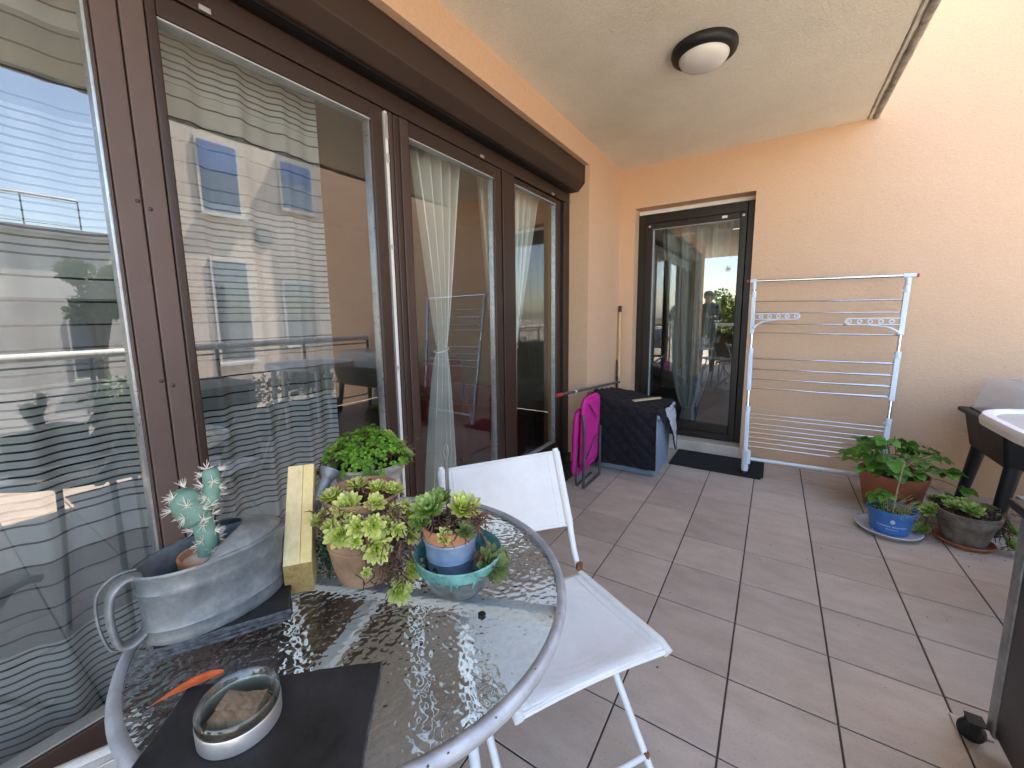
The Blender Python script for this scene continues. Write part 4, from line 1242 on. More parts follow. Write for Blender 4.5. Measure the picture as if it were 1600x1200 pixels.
for i, (s, f, z, r_, tl) in enumerate(ROS):
    s *= 1.02; f = f + 0.010; z = z * 0.93 + (0.020 if 0.085 < z < 0.14 else 0); r_ *= 0.84
    p = jp(s, f, z)
    nrm = (tocam * 0.75 * tl + side * (s * 7) + Vector((0, 0, 1.0 / max(0.5, tl)))).normalized()
    rosette(jar, p, nrm, r_, 'rosette', 100 + i)
    litter(jl, rnd, p - nrm * r_ * 0.5, (0.008, 0.008, 0.008), 12, 0.022, 0.0009, 0.3)
    if z < 0.10:
        jl.tube(smooth_path([p - nrm * 0.006, p + Vector((0, 0, 0.03)) - tocam * 0.008, p + Vector((0, 0, 0.065)) - tocam * 0.018], 4), 0.0014, 5)
for (s, f, z, n) in ((0.0, 0.05, 0.15, 110), (0.05, 0.04, 0.165, 110), (-0.05, 0.045, 0.16, 80), (0.07, 0.03, 0.105, 90), (0.05, 0.066, 0.06, 50), (0.0, 0.0, 0.185, 60), (0.02, 0.068, 0.115, 60)):
    litter(jl, rnd, jp(s, f + .008, z * .93), (0.016, 0.010, 0.014), int(n * 1.6), 0.020, 0.001, 0.6)
obj('dry_stems', jl, 'dry', jar, smooth=False, kind='stuff')

# clover pot behind it
OC = Vector((-0.812, 0.610, TZ + 0.0055))
clp = empty('clover_pot', OC, 'weathered flared clay pot overflowing with bright green clover behind the houseleek jar', 'potted plant')
obj('pot', MB().lathe([(0.058, 0.0), (0.062, 0.003), (0.070, 0.09), (0.074, 0.13), (0.072, 0.134), (0.076, 0.145), (0.083, 0.165), (0.092, 0.172), (0.094, 0.180), (0.089, 0.184), (0.081, 0.180), (0.075, 0.165), (0.001, 0.163)], OC, 48, capb=True), 'limeclay', clp, smooth=True)
obj('soil', MB().lathe([(0.078, 0.168), (0.05, 0.178), (0.001, 0.182)], OC, 24), 'soil', clp, smooth=True)
rnd = random.Random(5)
cv = MB(); stm = MB()
for i in range(430):
    a = rnd.uniform(0, 6.283); q = math.sqrt(rnd.random()); rr_ = 0.100 * q
    zz = 0.190 + 0.050 * (1 - q ** 2.2) + rnd.uniform(-0.010, 0.012) + 0.014 * math.sin(a * 3 + 1)
    if q > 0.9: zz -= rnd.uniform(0, 0.015)
    p = OC + Vector((math.cos(a) * rr_, math.sin(a) * rr_, zz))
    nrm = Vector((math.cos(a) * q * 0.9 + rnd.gauss(0, .3), math.sin(a) * q * 0.9 + rnd.gauss(0, .3), 1)).normalized()
    u = nrm.orthogonal().normalized(); u.rotate(Matrix.Rotation(rnd.uniform(0, 6.28), 3, nrm)); v = rnd.random()
    sz = rnd.uniform(0.0075, 0.0118)
    for k in range(3):
        d = u.copy(); d.rotate(Matrix.Rotation(k * 2.094, 3, nrm)); w = nrm.cross(d)
        vs = [p, p + d * sz * .55 + w * sz * .55 + nrm * sz * .16, p + d * sz * 1.05 + w * sz * .42 + nrm * sz * .1, p + d * sz * .9 + nrm * sz * 0.02, p + d * sz * 1.05 - w * sz * .42 + nrm * sz * .1, p + d * sz * .55 - w * sz * .55 + nrm * sz * .16]
        cv.add(vs, [(0, 1, 2, 3), (0, 3, 4, 5)], [(0.1, v), (0.6, v), (1, v), (.9, v), (1, v), (.6, v)])
    if i % 3 == 0:
        stm.tube([p, OC + Vector((math.cos(a) * rr_ * .75, math.sin(a) * rr_ * .75, 0.178))], 0.0006, 4)
obj('clover_leaves', cv, 'clover', clp, kind='stuff')
litter(stm, rnd, OC + Vector((0.05, 0.05, 0.20)), (0.02, 0.02, 0.012), 60, 0.02, 0.0009, 0)
litter(stm, rnd, OC + side * -0.095 + Vector((0, 0, 0.168)), (0.014, 0.014, 0.010), 60, 0.035, 0.0011, .2)
obj('clover_stems', stm, 'dry', clp, kind='stuff')
for i, (s, f, z, r_) in enumerate(((0.075, 0.0, 0.212, 0.022), (0.05, -0.045, 0.228, 0.022), (0.02, 0.03, 0.225, 0.018), (0.092, 0.02, 0.20, 0.018))):
    rosette(clp, OC + side * s + tocam * f + Vector((0, 0, z)), (side.x * s * 8, side.y * s * 8, 1), r_, 'rosette_green', 300 + i)

# dark trailing plant beside the wooden stand
tp = MB(); rnd = random.Random(8)
base = Vector((-0.735, 0.452, TZ + 0.006))
for k in range(26):
    a = rnd.uniform(0, 6.28); L_ = rnd.uniform(0.04, 0.075)
    p0 = base + Vector((rnd.gauss(0, .008), rnd.gauss(0, .010), 0.10 * rnd.random() + 0.02))
    pts = [p0, p0 + Vector((math.cos(a) * .012, math.sin(a) * .012, 0.004)), p0 + Vector((math.cos(a) * .020, math.sin(a) * .020, -L_ * .5)), p0 + Vector((math.cos(a) * .026, math.sin(a) * .026, -L_))]
    pts = smooth_path(pts, 5)
    for p in pts:
        if p.z < TZ + 0.008: continue
        for _ in range(3):
            d = Vector((rnd.gauss(0, 1), rnd.gauss(0, 1), rnd.gauss(0, .6))).normalized(); w = d.orthogonal().normalized(); v = rnd.random()
            s = rnd.uniform(0.003, 0.0055)
            tp.add([p, p + d * s + w * s * .5, p + d * s * 2, p + d * s - w * s * .5], [(0, 1, 2, 3)], [(0, v), (.5, v), (1, v), (.5, v)])
tag(obj('trailing_plant', tp, 'darkgreen'), 'small dark green trailing plant wedged between wooden stand and houseleek jar', 'plant')

# teal bowl, blue zinc pot with houseleeks
BC = Vector((-0.487, 0.557, TZ + 0.0055))
bw = empty('teal_bowl', BC, 'dark ceramic bowl with teal glazed rim holding the blue pot', 'bowl')
o = obj('bowl_body', MB().lathe([(0.036, 0.0), (0.045, 0.002), (0.060, 0.018), (0.074, 0.044), (0.0800, 0.058)], BC, 56, capb=True), 'bowl_foot', bw, smooth=True)
obj('bowl_glaze', MB().lathe([(0.0802, 0.058), (0.0835, 0.070), (0.0850, 0.078), (0.083, 0.0805), (0.080, 0.078), (0.072, 0.048), (0.056, 0.018), (0.001, 0.010)], BC, 56), 'teal', bw, smooth=True)
dr = MB(); rnd = random.Random(3)
for a in (-78, -60, -52, -30, -95, -120, 8, 30):
    d = Vector((math.cos(R(a)), math.sin(R(a)), 0)); l_ = rnd.uniform(0.008, 0.030)
    pts = [BC + d * (0.0805 - k * l_ * .55 / 6) + Vector((0, 0, 0.059 - k * l_ / 6)) for k in range(7)]
    dr.tube(pts, [0.0035, 0.0034, 0.003, 0.0028, 0.0026, 0.0028, 0.001], 6)
obj('glaze_drips', dr, 'teal', bw, smooth=True)
PC = BC + side * -0.012 - tocam * 0.012 + Vector((0, 0, 0.0125))
bp = empty('blue_houseleek_pot', PC, 'pale blue zinc pot with a clay rim and houseleeks, standing in the teal bowl', 'potted plant')
obj('pot', MB().lathe([(0.040, 0.0), (0.043, 0.002), (0.0455, 0.030), (0.0468, 0.052), (0.0488, 0.054), (0.0472, 0.057), (0.0505, 0.088), (0.0525, 0.090), (0.0525, 0.093), (0.049, 0.093), (0.046, 0.08), (0.001, 0.078)], PC, 40, capb=True), 'bluezinc', bp, smooth=True)
obj('clay_rim', MB().lathe([(0.0475, 0.084), (0.0500, 0.094), (0.0535, 0.1145), (0.0535, 0.118), (0.049, 0.118), (0.046, 0.106), (0.001, 0.106)], PC, 40), 'terracotta', bp, smooth=True)
obj('soil', MB().lathe([(0.048, 0.110), (0.025, 0.118), (0.001, 0.120)], PC, 20), 'soil', bp, smooth=True)
em = MB()   # small dark oval badge on the zinc
ea = math.atan2(-tocam.y * 0 + tocam.y, tocam.x) + R(-52)
for k in range(16):
    a0_, a1_ = 6.283 * k / 16, 6.283 * (k + 1) / 16
    def bpnt(a, r_): 
        th_ = ea + r_ * 0.16 * math.cos(a)
        return PC + Vector((math.cos(th_) * 0.0468, math.sin(th_) * 0.0468, 0.033 + r_ * 0.013 * math.sin(a)))
    em.add([bpnt(a0_, .6), bpnt(a0_, 1), bpnt(a1_, 1), bpnt(a1_, .6)], [(0, 1, 2, 3)])
    em.add([bpnt(0, 0), bpnt(a0_, .35), bpnt(a1_, .35)], [(0, 1, 2)])
obj('badge', em, 'greytube', bp)
PR = [(-0.040, 0.010, 0.145, 0.038, 0.5, 'rosette_green'), (-0.018, -0.022, 0.150, 0.034, 0.2, 'rosette_green'), (0.024, 0.006, 0.146, 0.036, 0.6, 'rosette'),
      (-0.020, 0.050, 0.112, 0.018, 1.1, 'rosette'), (0.018, 0.046, 0.120, 0.020, 1.0, 'rosette_dark'), (0.066, 0.044, 0.052, 0.038, 1.3, 'rosette_dark'), (-0.056, 0.005, 0.118, 0.026, 0.8, 'rosette_green')]
bl = MB(); rnd = random.Random(15)
for i, (s, f, z, r_, tl, mt) in enumerate(PR):
    p = PC + side * s + tocam * f + Vector((0, 0, z))
    nrm = (tocam * .7 * tl + side * s * 7 + Vector((0, 0, 1))).normalized()
    rosette(bp, p, nrm, r_, mt, 200 + i)
    litter(bl, rnd, p - nrm * r_ * .5, (.006, .006, .006), 10, 0.02, 0.001, .2)
litter(bl, rnd, PC + side * 0.042 + tocam * 0.018 + Vector((0, 0, 0.128)), (0.010, 0.010, 0.010), 130, 0.020, 0.0010, .3)
litter(bl, rnd, PC + side * -0.01 + tocam * 0.03 + Vector((0, 0, 0.122)), (0.014, 0.010, 0.006), 80, 0.020, 0.0010, .2)
litter(bl, rnd, PC + side * 0.062 + tocam * 0.03 + Vector((0, 0, 0.066)), (0.012, 0.010, 0.006), 60, 0.016, 0.0010, .2)
bl.tube(smooth_path([PC + side * .045 + tocam * .03 + Vector((0, 0, .118)), PC + side * .058 + tocam * .04 + Vector((0, 0, .098)), PC + side * .062 + tocam * .045 + Vector((0, 0, .06))], 4), 0.0016, 5)
obj('dry_stems', bl, 'dry', bp, kind='stuff')
# thin fork stuck into the pot
fk = empty('garden_fork', PC + Vector((-0.03, 0.03, 0.119)), 'thin dark metal plant marker with a looped end, stuck in the blue pot', 'plant marker')
k0 = PC + side * 0.004 - tocam * 0.03 + Vector((0, 0, 0.10)); k1 = k0 + Vector((0, 0, 0.135))
mb = MB(); mb.tube([k0, k1], [0.0042, 0.0036], 8)
obj('shaft', mb, 'oldmetal', fk, smooth=True)
mb = MB(); mb.tube([k1 + side * 0.006 * math.sin(a / 12 * 6.283) * (0.6 + 0.4 * (a / 12)) + Vector((0, 0, 0.014 - 0.014 * math.cos(a / 12 * 6.283))) for a in range(13)], 0.0022, 6, caps=False)
obj('loop', mb, 'oldmetal', fk, smooth=True)

# ------------------------------------------------------------------ ashtray
AC = Vector((-0.552, 0.193, TZ + 0.0097))
at_ = empty('ashtray', AC, 'round glass ashtray in a brushed steel ring on the slate mat', 'ashtray')
obj('steel_ring', MB().lathe([(0.044, 0.0), (0.0475, 0.001), (0.0478, 0.022), (0.0468, 0.0235), (0.0455, 0.022), (0.0452, 0.001), (0.044, 0.0)], AC, 56), 'steel', at_, smooth=True)
obj('glass_dish', MB().lathe([(0.001, 0.001), (0.0425, 0.001), (0.0445, 0.004), (0.0448, 0.022), (0.0472, 0.026), (0.0470, 0.036), (0.0450, 0.0385), (0.0425, 0.036), (0.0400, 0.012), (0.037, 0.007), (0.001, 0.0060)], AC, 64), 'ashglass', at_, smooth=True)
obj('ash_layer', MB().lathe([(0.0375, 0.0078), (0.03, 0.0074), (0.001, 0.0072)], AC, 40), 'ash', at_)
wc_ = MB(); wv = []
ax = Vector((0.80, 0.6, 0)); ay = Vector((-0.6, 0.8, 0))
rnd = random.Random(31)
for k in range(3):
    mb = MB()
    o_ = AC + ay * (-0.020 + k * 0.0135) + Vector((0, 0, 0.0080))
    pts = []
    for i in range(7):
        t = i / 6
        pts.append((o_ + ax * (-0.026 + 0.052 * t) + ay * rnd.uniform(-.0008, .0008)))
    vs = []
    for p in pts:
        h = 0.017 + rnd.uniform(-.002, .002)
        vs += [p, p + ay * 0.0132, p + ay * 0.0132 + Vector((0, 0, h + rnd.uniform(-.001, .001))), p + Vector((0, 0, h))]
    fs = [(0, 1, 2, 3), (27, 26, 25, 24)] + [(i * 4 + j, i * 4 + (j + 1) % 4, (i + 1) * 4 + (j + 1) % 4, (i + 1) * 4 + j) for i in range(6) for j in range(4)]
    wc_.add(vs, fs)
tag(obj('wood_chunk', wc_, 'oldwood'), 'small weathered chunk of brown wood lying in the glass ashtray', 'wood')

# orange petal
pe = MB()
p0 = Vector((-0.676, 0.166, TZ + 0.0075))
ex = Vector((0.62, 0.78, 0)); ey = Vector((-0.78, 0.62, 0))
def pet(u, v):
    l = u * 0.085; w = (math.sin(min(1, u * 1.02) * 3.1) ** 0.8 if u < .98 else 0.05) * (0.004 + 0.010 * u)
    return p0 + ex * (l - 0.028) + ey * (w * (v - .5) * 2 + 0.012 * (1 - u) ** 2 * -1) + Vector((0, 0, 0.004 * math.sin(u * 3) + 0.005 * (2 * v - 1) ** 2 * u + 0.012 * u))
pe.grid(pet, 18, 6)
tag(obj('dried_leaf', pe, 'petal', smooth=True, solid=0.0006), 'curled dry orange leaf on the glass between slate mat and slate stack', 'leaf')

# ================================================================== WHITE FOLDING CHAIR
Fr = Vector((-0.166, 0.945, 0.45)); Br = Vector((-0.462, 1.100, 0.45)); WV = Vector((-0.217, -0.335, 0))
Up = Vector((0, 0, 1))
fwd = (Fr - Br).normalized(); wv_ = WV.normalized()
ch = empty('folding_chair', (Fr + Br) / 2 + WV / 2 - Up * 0.45, 'white folding chair with woven sling seat and back, pushed under the round table', 'chair')
CWd = WV.length
def seatpt(u, v, crown=0.0):
    p = Br.lerp(Fr, u) + WV * v
    sag = -0.020 * math.sin(u * math.pi) ** 0.8 * math.sin(max(0, min(1, v)) * math.pi) ** 0.8
    flare = 0.010 * (u ** 6)
    return p + Up * (sag - 0.012 * max(0, u - 0.94) / 0.06) + fwd * 0.010 * math.sin(v * math.pi) * -1 * (u > 0.97)
mb = MB(); mb.grid(lambda a, b: seatpt(a, b), 24, 24)
seat = obj('seat', mb, 'sling', ch, smooth=True, solid=0.004, auto=False)
# hems: sleeves of the sling round the side tubes, with a raised stitched line
for v in (0.0, 1.0):
    mb = MB(); mb.tube([seatpt(u / 12, v) + Up * -0.004 for u in range(13)], 0.0125, 10)
    obj('seat_sleeve', mb, 'sling', ch, smooth=True)
    mb = MB(); mb.tube([seatpt(u / 24, 0.075 if v == 0 else 0.925) + Up * 0.0026 for u in range(25)], 0.0011, 5)
    obj('seam', mb, 'sling', seat)
mb = MB(); mb.tube([seatpt(0.985, v / 16) + Up * -0.003 for v in range(17)], 0.007, 8)
obj('front_hem', mb, 'sling', seat, smooth=True)
# side poles: back top -> behind seat -> front foot
def pole(off):
    T0 = Vector((-0.603, 1.203, 0.800)) + off; M0 = Vector((-0.478, 1.120, 0.45)) + off; F0 = Vector((-0.195, 0.985, 0.012)) + off
    return smooth_path([T0, T0.lerp(M0, 0.5) + Vector((0.004, -0.002, 0.0)), M0, M0.lerp(F0, 0.5) + Vector((-0.006, 0.004, 0)), F0], 4)
ins = wv_ * 0.006
for k, off in enumerate((ins * 0, WV)):
    mb = MB(); pp = pole(off); mb.tube(pp, 0.010, 12)
    obj('frame_pole', mb, 'chairwhite', ch, smooth=True)
    obj('foot_cap', MB().tube([pp[-1] + Up * 0.02, pp[-1] - Up * 0.011], 0.0125, 10), 'rackwhite', ch, smooth=True)
# rear legs: from under the front of the seat back to the floor behind
for off in (wv_ * 0.028, WV - wv_ * 0.028):
    a = Fr + off - Up * 0.018 - fwd * 0.05; b = Br + off - fwd * 0.13 - Up * 0.449
    mb = MB(); mb.tube([a, a.lerp(b, .5), b], 0.0095, 10)
    obj('leg', mb, 'chairwhite', ch, smooth=True)
f0 = Vector((-0.222, 0.998, 0.055)); 
obj('stretcher', MB().tube([f0, f0 + WV], 0.008, 10), 'chairwhite', ch, smooth=True)
obj('stretcher', MB().tube([Br + wv_ * .028 - fwd * .105 - Up * .38, Br + WV - wv_ * .028 - fwd * .105 - Up * .38], 0.008, 10), 'chairwhite', ch, smooth=True)
rnd = random.Random(2)
for c, s in ((Vector((-0.222, 0.998, 0.056)), 0.0093), (Vector((-0.470, 1.112, 0.462)), 0.0115)):
    rp = MB().lathe([(s * .2, -s * 1.3), (s * 1.02, -s * .6), (s * 1.08, s * .3), (s * .9, s * .9), (s * .3, s * 1.2)], c, 12, wob=.12)
    obj('rust_patch', rp, 'rust', ch, smooth=True)
# back sling
def backpt(u, v):        # u from bottom to top, v across
    b = Vector((-0.522, 1.148, 0.572)).lerp(Vector((-0.598, 1.198, 0.792)), u) + WV * v
    back = -fwd * 0.022 * math.sin(v * math.pi) * (1 - 0.3 * u)
    return b + back - Up * 0.006 * math.sin(v * math.pi) * u
mb = MB(); mb.grid(lambda a, b: backpt(a, b), 20, 28)
bk = obj('backrest', mb, 'sling', ch, smooth=True, solid=0.004, auto=False)
for v in (0.0, 1.0):
    mb = MB(); mb.tube([backpt(u / 10, v) for u in range(11)], 0.0135, 10)
    obj('back_sleeve', mb, 'sling', ch, smooth=True)
    mb = MB(); mb.tube([backpt(u / 20, 0.085 if v == 0 else 0.915) + fwd * 0.0028 for u in range(21)], 0.0011, 5)
    obj('seam', mb, 'sling', bk)
for u in (0.0, 1.0):
    mb = MB(); mb.tube([backpt(u, v / 20) for v in range(21)], 0.0042, 8)
    obj('hem', mb, 'sling', bk, smooth=True)

def copy_tree(o, parent=None):
    c = o.copy(); COL.objects.link(c); c.parent = parent
    for k in list(o.children): copy_tree(k, c)
    return c
ch2 = copy_tree(ch)
ch2.location = (-0.872, -0.068, 0.0); ch2.rotation_euler = (0, 0, R(95.1))
ch2['label'] = 'second white folding chair, its seat corner showing at the lower left behind the table rim'
ch['group'] = ch2['group'] = 'white folding chairs at the round table'

# ================================================================== STORAGE BOX + COVER
sbx = empty('storage_box', (-0.94, 3.32, 0), 'blue grey plastic storage box in the corner under the quilted cover', 'box')
def frust(x0, x1, y0, y1, z0, z1, t):
    m = MB(); m.add([(x0 + t, y0 + t, z0), (x1 - t, y0 + t, z0), (x1 - t, y1 - t, z0), (x0 + t, y1 - t, z0), (x0, y0, z1), (x1, y0, z1), (x1, y1, z1), (x0, y1, z1)],
                    [(3, 2, 1, 0), (4, 5, 6, 7), (0, 1, 5, 4), (1, 2, 6, 5), (2, 3, 7, 6), (3, 0, 4, 7)])
    return m
obj('box_body', frust(-1.185, -0.692, 3.105, 3.58, 0.001, 0.455, 0.012), 'storage', sbx, bevel=0.010)
obj('lid', frust(-1.195, -0.680, 3.095, 3.59, 0.457, 0.492, -0.002), 'storage', sbx, bevel=0.008)
obj('corner_rib', MB().box(-0.735, -0.700, 3.098, 3.104, 0.02, 0.45), 'storage', sbx, bevel=0.003)
# quilted cover: one draped sheet, front flap over the edge and over the top
def quilt_h(a, b):        # diamond quilting, a,b in metres on the cloth
    k = 0.052
    p = abs(math.sin((a + b) / k * 1.5708)) ; q = abs(math.sin((a - b) / k * 1.5708))
    return 0.0110 * min(1.0, (p * q) ** 0.45)
cov = empty('quilted_cover', (-0.95, 3.2, 0.1), 'black quilted cover draped over the storage box', 'cover')
def covpt(u, v):
    x = -1.205 + 0.505 * u            # across
    s = v * 0.98                      # along the cloth, from the front hem up
    ripple = 0.006 * math.sin(u * 9 + v * 5) + 0.008 * math.sin(u * 4.1 - v * 8)
    top = 0.505 + 0.115 * (1 - u) ** 1.3
    L1 = top - 0.075
    h = quilt_h(x, s)
    if s < L1 - 0.03:
        z = 0.075 + s; y = 3.074 - 0.012 * (1 - s / L1) - h - ripple; return Vector((x + 0.012 * (1 - s / L1) * (u - .5), y, z))
    if s < L1 + 0.03:
        t = (s - L1 + 0.03) / 0.06 * 1.5708
        return Vector((x, 3.074 + 0.036 * (1 - math.cos(t)) - h * math.cos(t) - ripple * math.cos(t), 0.075 + L1 - 0.03 + 0.034 * math.sin(t) + h * math.sin(t)))
    d = s - L1 - 0.03
    return Vector((x + 0.02 * math.sin(d * 5) , 3.110 + d, top + 0.004 + h + ripple - 0.04 * d * (1 - u) + 0.02 * math.sin(d * 7) * u))
mb = MB(); mb.grid(covpt, 90, 150)
obj('cloth', mb, 'quilt', cov, smooth=True, solid=0.006, auto=False)
bd = MB(); bd.tube([covpt(i / 30, 0.0) for i in range(31)], 0.006, 8)
for u in (0.0, 1.0):
    bd.tube([covpt(u, i / 60) for i in range(61)], 0.006, 8)
obj('piping', bd, 'quilt', cov, smooth=True)
# folded right-hand flap, its pale lining showing
def flap(u, v):
    y = 3.22 + 0.34 * u; z = 0.520 - v * (0.060 + 0.35 * u ** 0.8)
    return Vector((-0.668 + 0.026 * math.sin(v * 1.7) + 0.018 * u - quilt_h(y, z) + 0.010 * math.sin(u * 5), y, z))
mb = MB(); mb.grid(flap, 40, 40)
obj('lining', mb, 'quilt_under', cov, smooth=True, solid=0.005, auto=False)
bd = MB(); bd.tube([flap(1.0, i / 20) for i in range(21)] , 0.006, 8); bd.tube([flap(i / 20, 1.0) for i in range(21)], 0.006, 8)
obj('piping', bd, 'quilt', cov, smooth=True)
def flap2(u, v):
    y = 3.10 + 0.46 * u; 
    return Vector((-0.700 + 0.055 * v - 0.012 * v * v, y, 0.528 + 0.006 * math.sin(u * 9) - 0.085 * v ** 1.6 * (1.0 - 0.4 * u) - quilt_h(y, v * .1) * .5))
mb = MB(); mb.grid(flap2, 30, 12)
obj('cloth', mb, 'quilt', cov, smooth=True, solid=0.006, auto=False)
o = obj('wooden_batten', MB().bar((-0.905, 3.185, 0.5685), (-0.765, 3.46, 0.5585), 0.034, 0.012), 'slatwood', bevel=0.0015)
tag(o, 'short pale wooden batten lying on the quilted cover', 'batten')

# ------------------------------------------------------------------ sticks in the corner
bs = empty('broom_handle', (-1.235, 3.80, 0.0), 'upright varnished wooden broom handle with black cap in the wall corner', 'broom')
obj('handle', MB().tube([(-1.218, 3.80, 0.03), (-1.247, 3.862, 1.30)], 0.0135, 12), 'broom', bs, smooth=True)
obj('cap', MB().tube([(-1.2463, 3.8605, 1.272), (-1.2475, 3.863, 1.328)], 0.0152, 12), 'black', bs, smooth=True)
obj('brush_head', MB().box(-1.245, -1.195, 3.66, 3.885, 0.0, 0.05), 'black', bs, bevel=0.008)
b2 = empty('dustpan_handle', (-1.232, 3.77, 0.0), 'short dark handle with a hanging slot beside the broom handle', 'dustpan')
obj('shaft', MB().tube([(-1.235, 3.775, 0.02), (-1.243, 3.800, 0.66)], 0.010, 10), 'black', b2, smooth=True)
obj('hanging_slot', MB().tube([(-1.243, 3.795, 0.66), (-1.246, 3.787, 0.69), (-1.247, 3.787, 0.80), (-1.247, 3.802, 0.82), (-1.247, 3.815, 0.80), (-1.246, 3.815, 0.69), (-1.243, 3.803, 0.66)], 0.004, 8), 'black', b2, smooth=True)
obj('pan', MB().prism([(3.70, 0.0), (3.86, 0.0), (3.84, 0.12), (3.72, 0.12)], 0, -1.256, -1.222), 'black', b2, bevel=0.004)
gs = empty('grey_pole', (-1.2, 3.0, 0.65), 'grey metal pole with red tip lying across the quilted cover', 'pole')
ga, gb = Vector((-1.196, 2.410, 0.716)), Vector((-1.185, 3.70, 0.625))
obj('shaft', MB().tube([ga.lerp(gb, 0.06), gb], 0.0105, 12), 'greytube', gs, smooth=True)
obj('tip', MB().tube([ga, ga.lerp(gb, 0.015), ga.lerp(gb, 0.06)], [0.010, 0.014, 0.0125], 12), 'red', gs, smooth=True)
obj('label', MB().tube([ga.lerp(gb, 0.22), ga.lerp(gb, 0.245)], 0.0112, 12), 'white_pvc', gs, smooth=True)

# ------------------------------------------------------------------ fuchsia folding chair, folded flat
pk = empty('fuchsia_folding_chair', (-1.13, 2.80, 0.0), 'fuchsia canvas folding chair with grey tube frame, folded against the storage box', 'chair')
def pad(x, y0, y1, z0, z1, tilt, th):
    m = MB()
    def fn(u, v):
        y = y0 + (y1 - y0) * u; z = z0 + (z1 - z0) * v
        return Vector((x + tilt * v - 0.012 * math.sin(u * math.pi) * math.sin(v * math.pi) , y, z))
    m.grid(fn, 14, 16)
    return m
def rim_pts(x, y0, y1, z0, z1, tilt, r_=0.06):
    out = []
    for (cy_, cz_, a0_) in ((y1 - r_, z0 + r_, -90), (y1 - r_, z1 - r_, 0), (y0 + r_, z1 - r_, 90), (y0 + r_, z0 + r_, 180)):
        for k in range(6):
            a = R(a0_ + 18 * k)
            y = cy_ + r_ * math.cos(a); z = cz_ + r_ * math.sin(a)
            out.append(Vector((x + tilt * (z - z0) / (z1 - z0), y, z)))
    out.append(out[0]); return out
obj('seat_canvas', pad(-1.172, 2.645, 2.93, 0.085, 0.545, 0.020, .01), 'pink', pk, smooth=True, solid=0.034)
obj('back_canvas', pad(-1.120, 2.665, 2.945, 0.150, 0.640, 0.012, .01), 'pink', pk, smooth=True, solid=0.026)
obj('canvas_edge', MB().tube(rim_pts(-1.172, 2.635, 2.94, 0.075, 0.555, 0.020), 0.019, 10, caps=False), 'pink', pk, smooth=True)
obj('canvas_edge', MB().tube(rim_pts(-1.120, 2.655, 2.955, 0.140, 0.650, 0.012), 0.015, 10, caps=False), 'pink', pk, smooth=True)
obj('frame_loop', MB().tube(smooth_path([Vector(p) for p in ((-1.128, 2.66, 0.545), (-1.108, 2.640, 0.535), (-1.090, 2.635, 0.48), (-1.088, 2.632, 0.25), (-1.088, 2.630, 0.06), (-1.086, 2.632, 0.018), (-1.086, 2.66, 0.011), (-1.086, 2.90, 0.011), (-1.086, 2.945, 0.02), (-1.088, 2.95, 0.08), (-1.088, 2.95, 0.40))], 4), 0.0105, 10), 'greytube', pk, smooth=True)
obj('frame_loop', MB().tube(smooth_path([Vector(p) for p in ((-1.150, 2.66, 0.30), (-1.152, 2.642, 0.20), (-1.150, 2.636, 0.055), (-1.146, 2.65, 0.012), (-1.146, 2.70, 0.011), (-1.146, 2.92, 0.011))], 4), 0.0095, 10), 'greytube', pk, smooth=True)
obj('strut', MB().tube([(-1.095, 2.70, 0.20), (-1.095, 2.90, 0.34)], 0.005, 8), 'greytube', pk, smooth=True)
obj('strut', MB().tube([(-1.093, 2.74, 0.60), (-1.093, 2.88, 0.48)], 0.005, 8), 'greytube', pk, smooth=True)

# doormat
dm = obj('doormat', MB().box(-0.675, -0.020, 3.462, 3.884, 0.003, 0.013), 'mat', bevel=0.004)
tag(dm, 'charcoal doormat on the tiles in front of the end door', 'doormat')
mr = MB()
for k in range(20):
    x = -0.66 + k * 0.0335
    mr.box(x, x + 0.020, 3.475, 3.872, 0.0135, 0.0155)
obj('ribs', mr, 'mat', dm, kind='stuff')

# ================================================================== DRYING RACK
rk = empty('drying_rack', (0.28, 3.55, 0.0), 'folded clothes drying rack of chrome bars and pale blue plastic against the end wall', 'drying rack')
def rl(z):  # left pole
    t = z / 1.5; return Vector((-0.127 - 0.030 * t, 3.500 + 0.255 * t, z))
def rrp(z):
    t = z / 1.5; return Vector((0.655 + 0.066 * t, 3.545 + 0.210 * t, z))
ZS = 0.985     # right-hand ends sit a touch lower
for f in (rl, rrp):
    obj('pole', MB().tube([f(0.12), f(1.44)], 0.0105, 12), 'chrome', rk, smooth=True)
    for z0, z1 in ((1.085, 1.400), (0.650, 0.965), (0.205, 0.520)):
        s_ = obj('sleeve', MB().bar(f(z0), f(z1), 0.030, 0.026, up=(0, 1, 0)), 'rackwhite', rk, bevel=0.005)
        obj('collar', MB().tube([f(z1 - 0.03), f(z1 + 0.012)], 0.0185, 12), 'rackwhite', s_, smooth=True)
        obj('clip', MB().tube([f(z1 - 0.02) + Vector((-0.018, -0.004, 0)), f(z1 - 0.02) + Vector((-0.024, -0.004, 0))], 0.007, 8), 'rackwhite', s_, smooth=True)
tl, tr_ = rl(1.492), rrp(1.478)
dx = (tr_ - tl).normalized()
obj('top_bar', MB().tube([tl, tr_], 0.0115, 12), 'chrome', rk, smooth=True)
for p, s in ((tl, -1), (tr_, 1)):
    j = obj('tee_joint', MB().tube([p - dx * 0.026, p + dx * 0.026 + dx * s * 0.010], 0.0165, 12), 'rackwhite', rk, smooth=True)
    obj('tee_stem', MB().tube([p - Vector((0, 0, 0.012)), p - Vector((0, 0.008, 0.062))], 0.0155, 12), 'rackwhite', rk, smooth=True)
    obj('end_cap', MB().tube([p + dx * s * 0.036, p + dx * s * 0.050], 0.012, 10), 'red', rk, smooth=True)
rnd = random.Random(9)
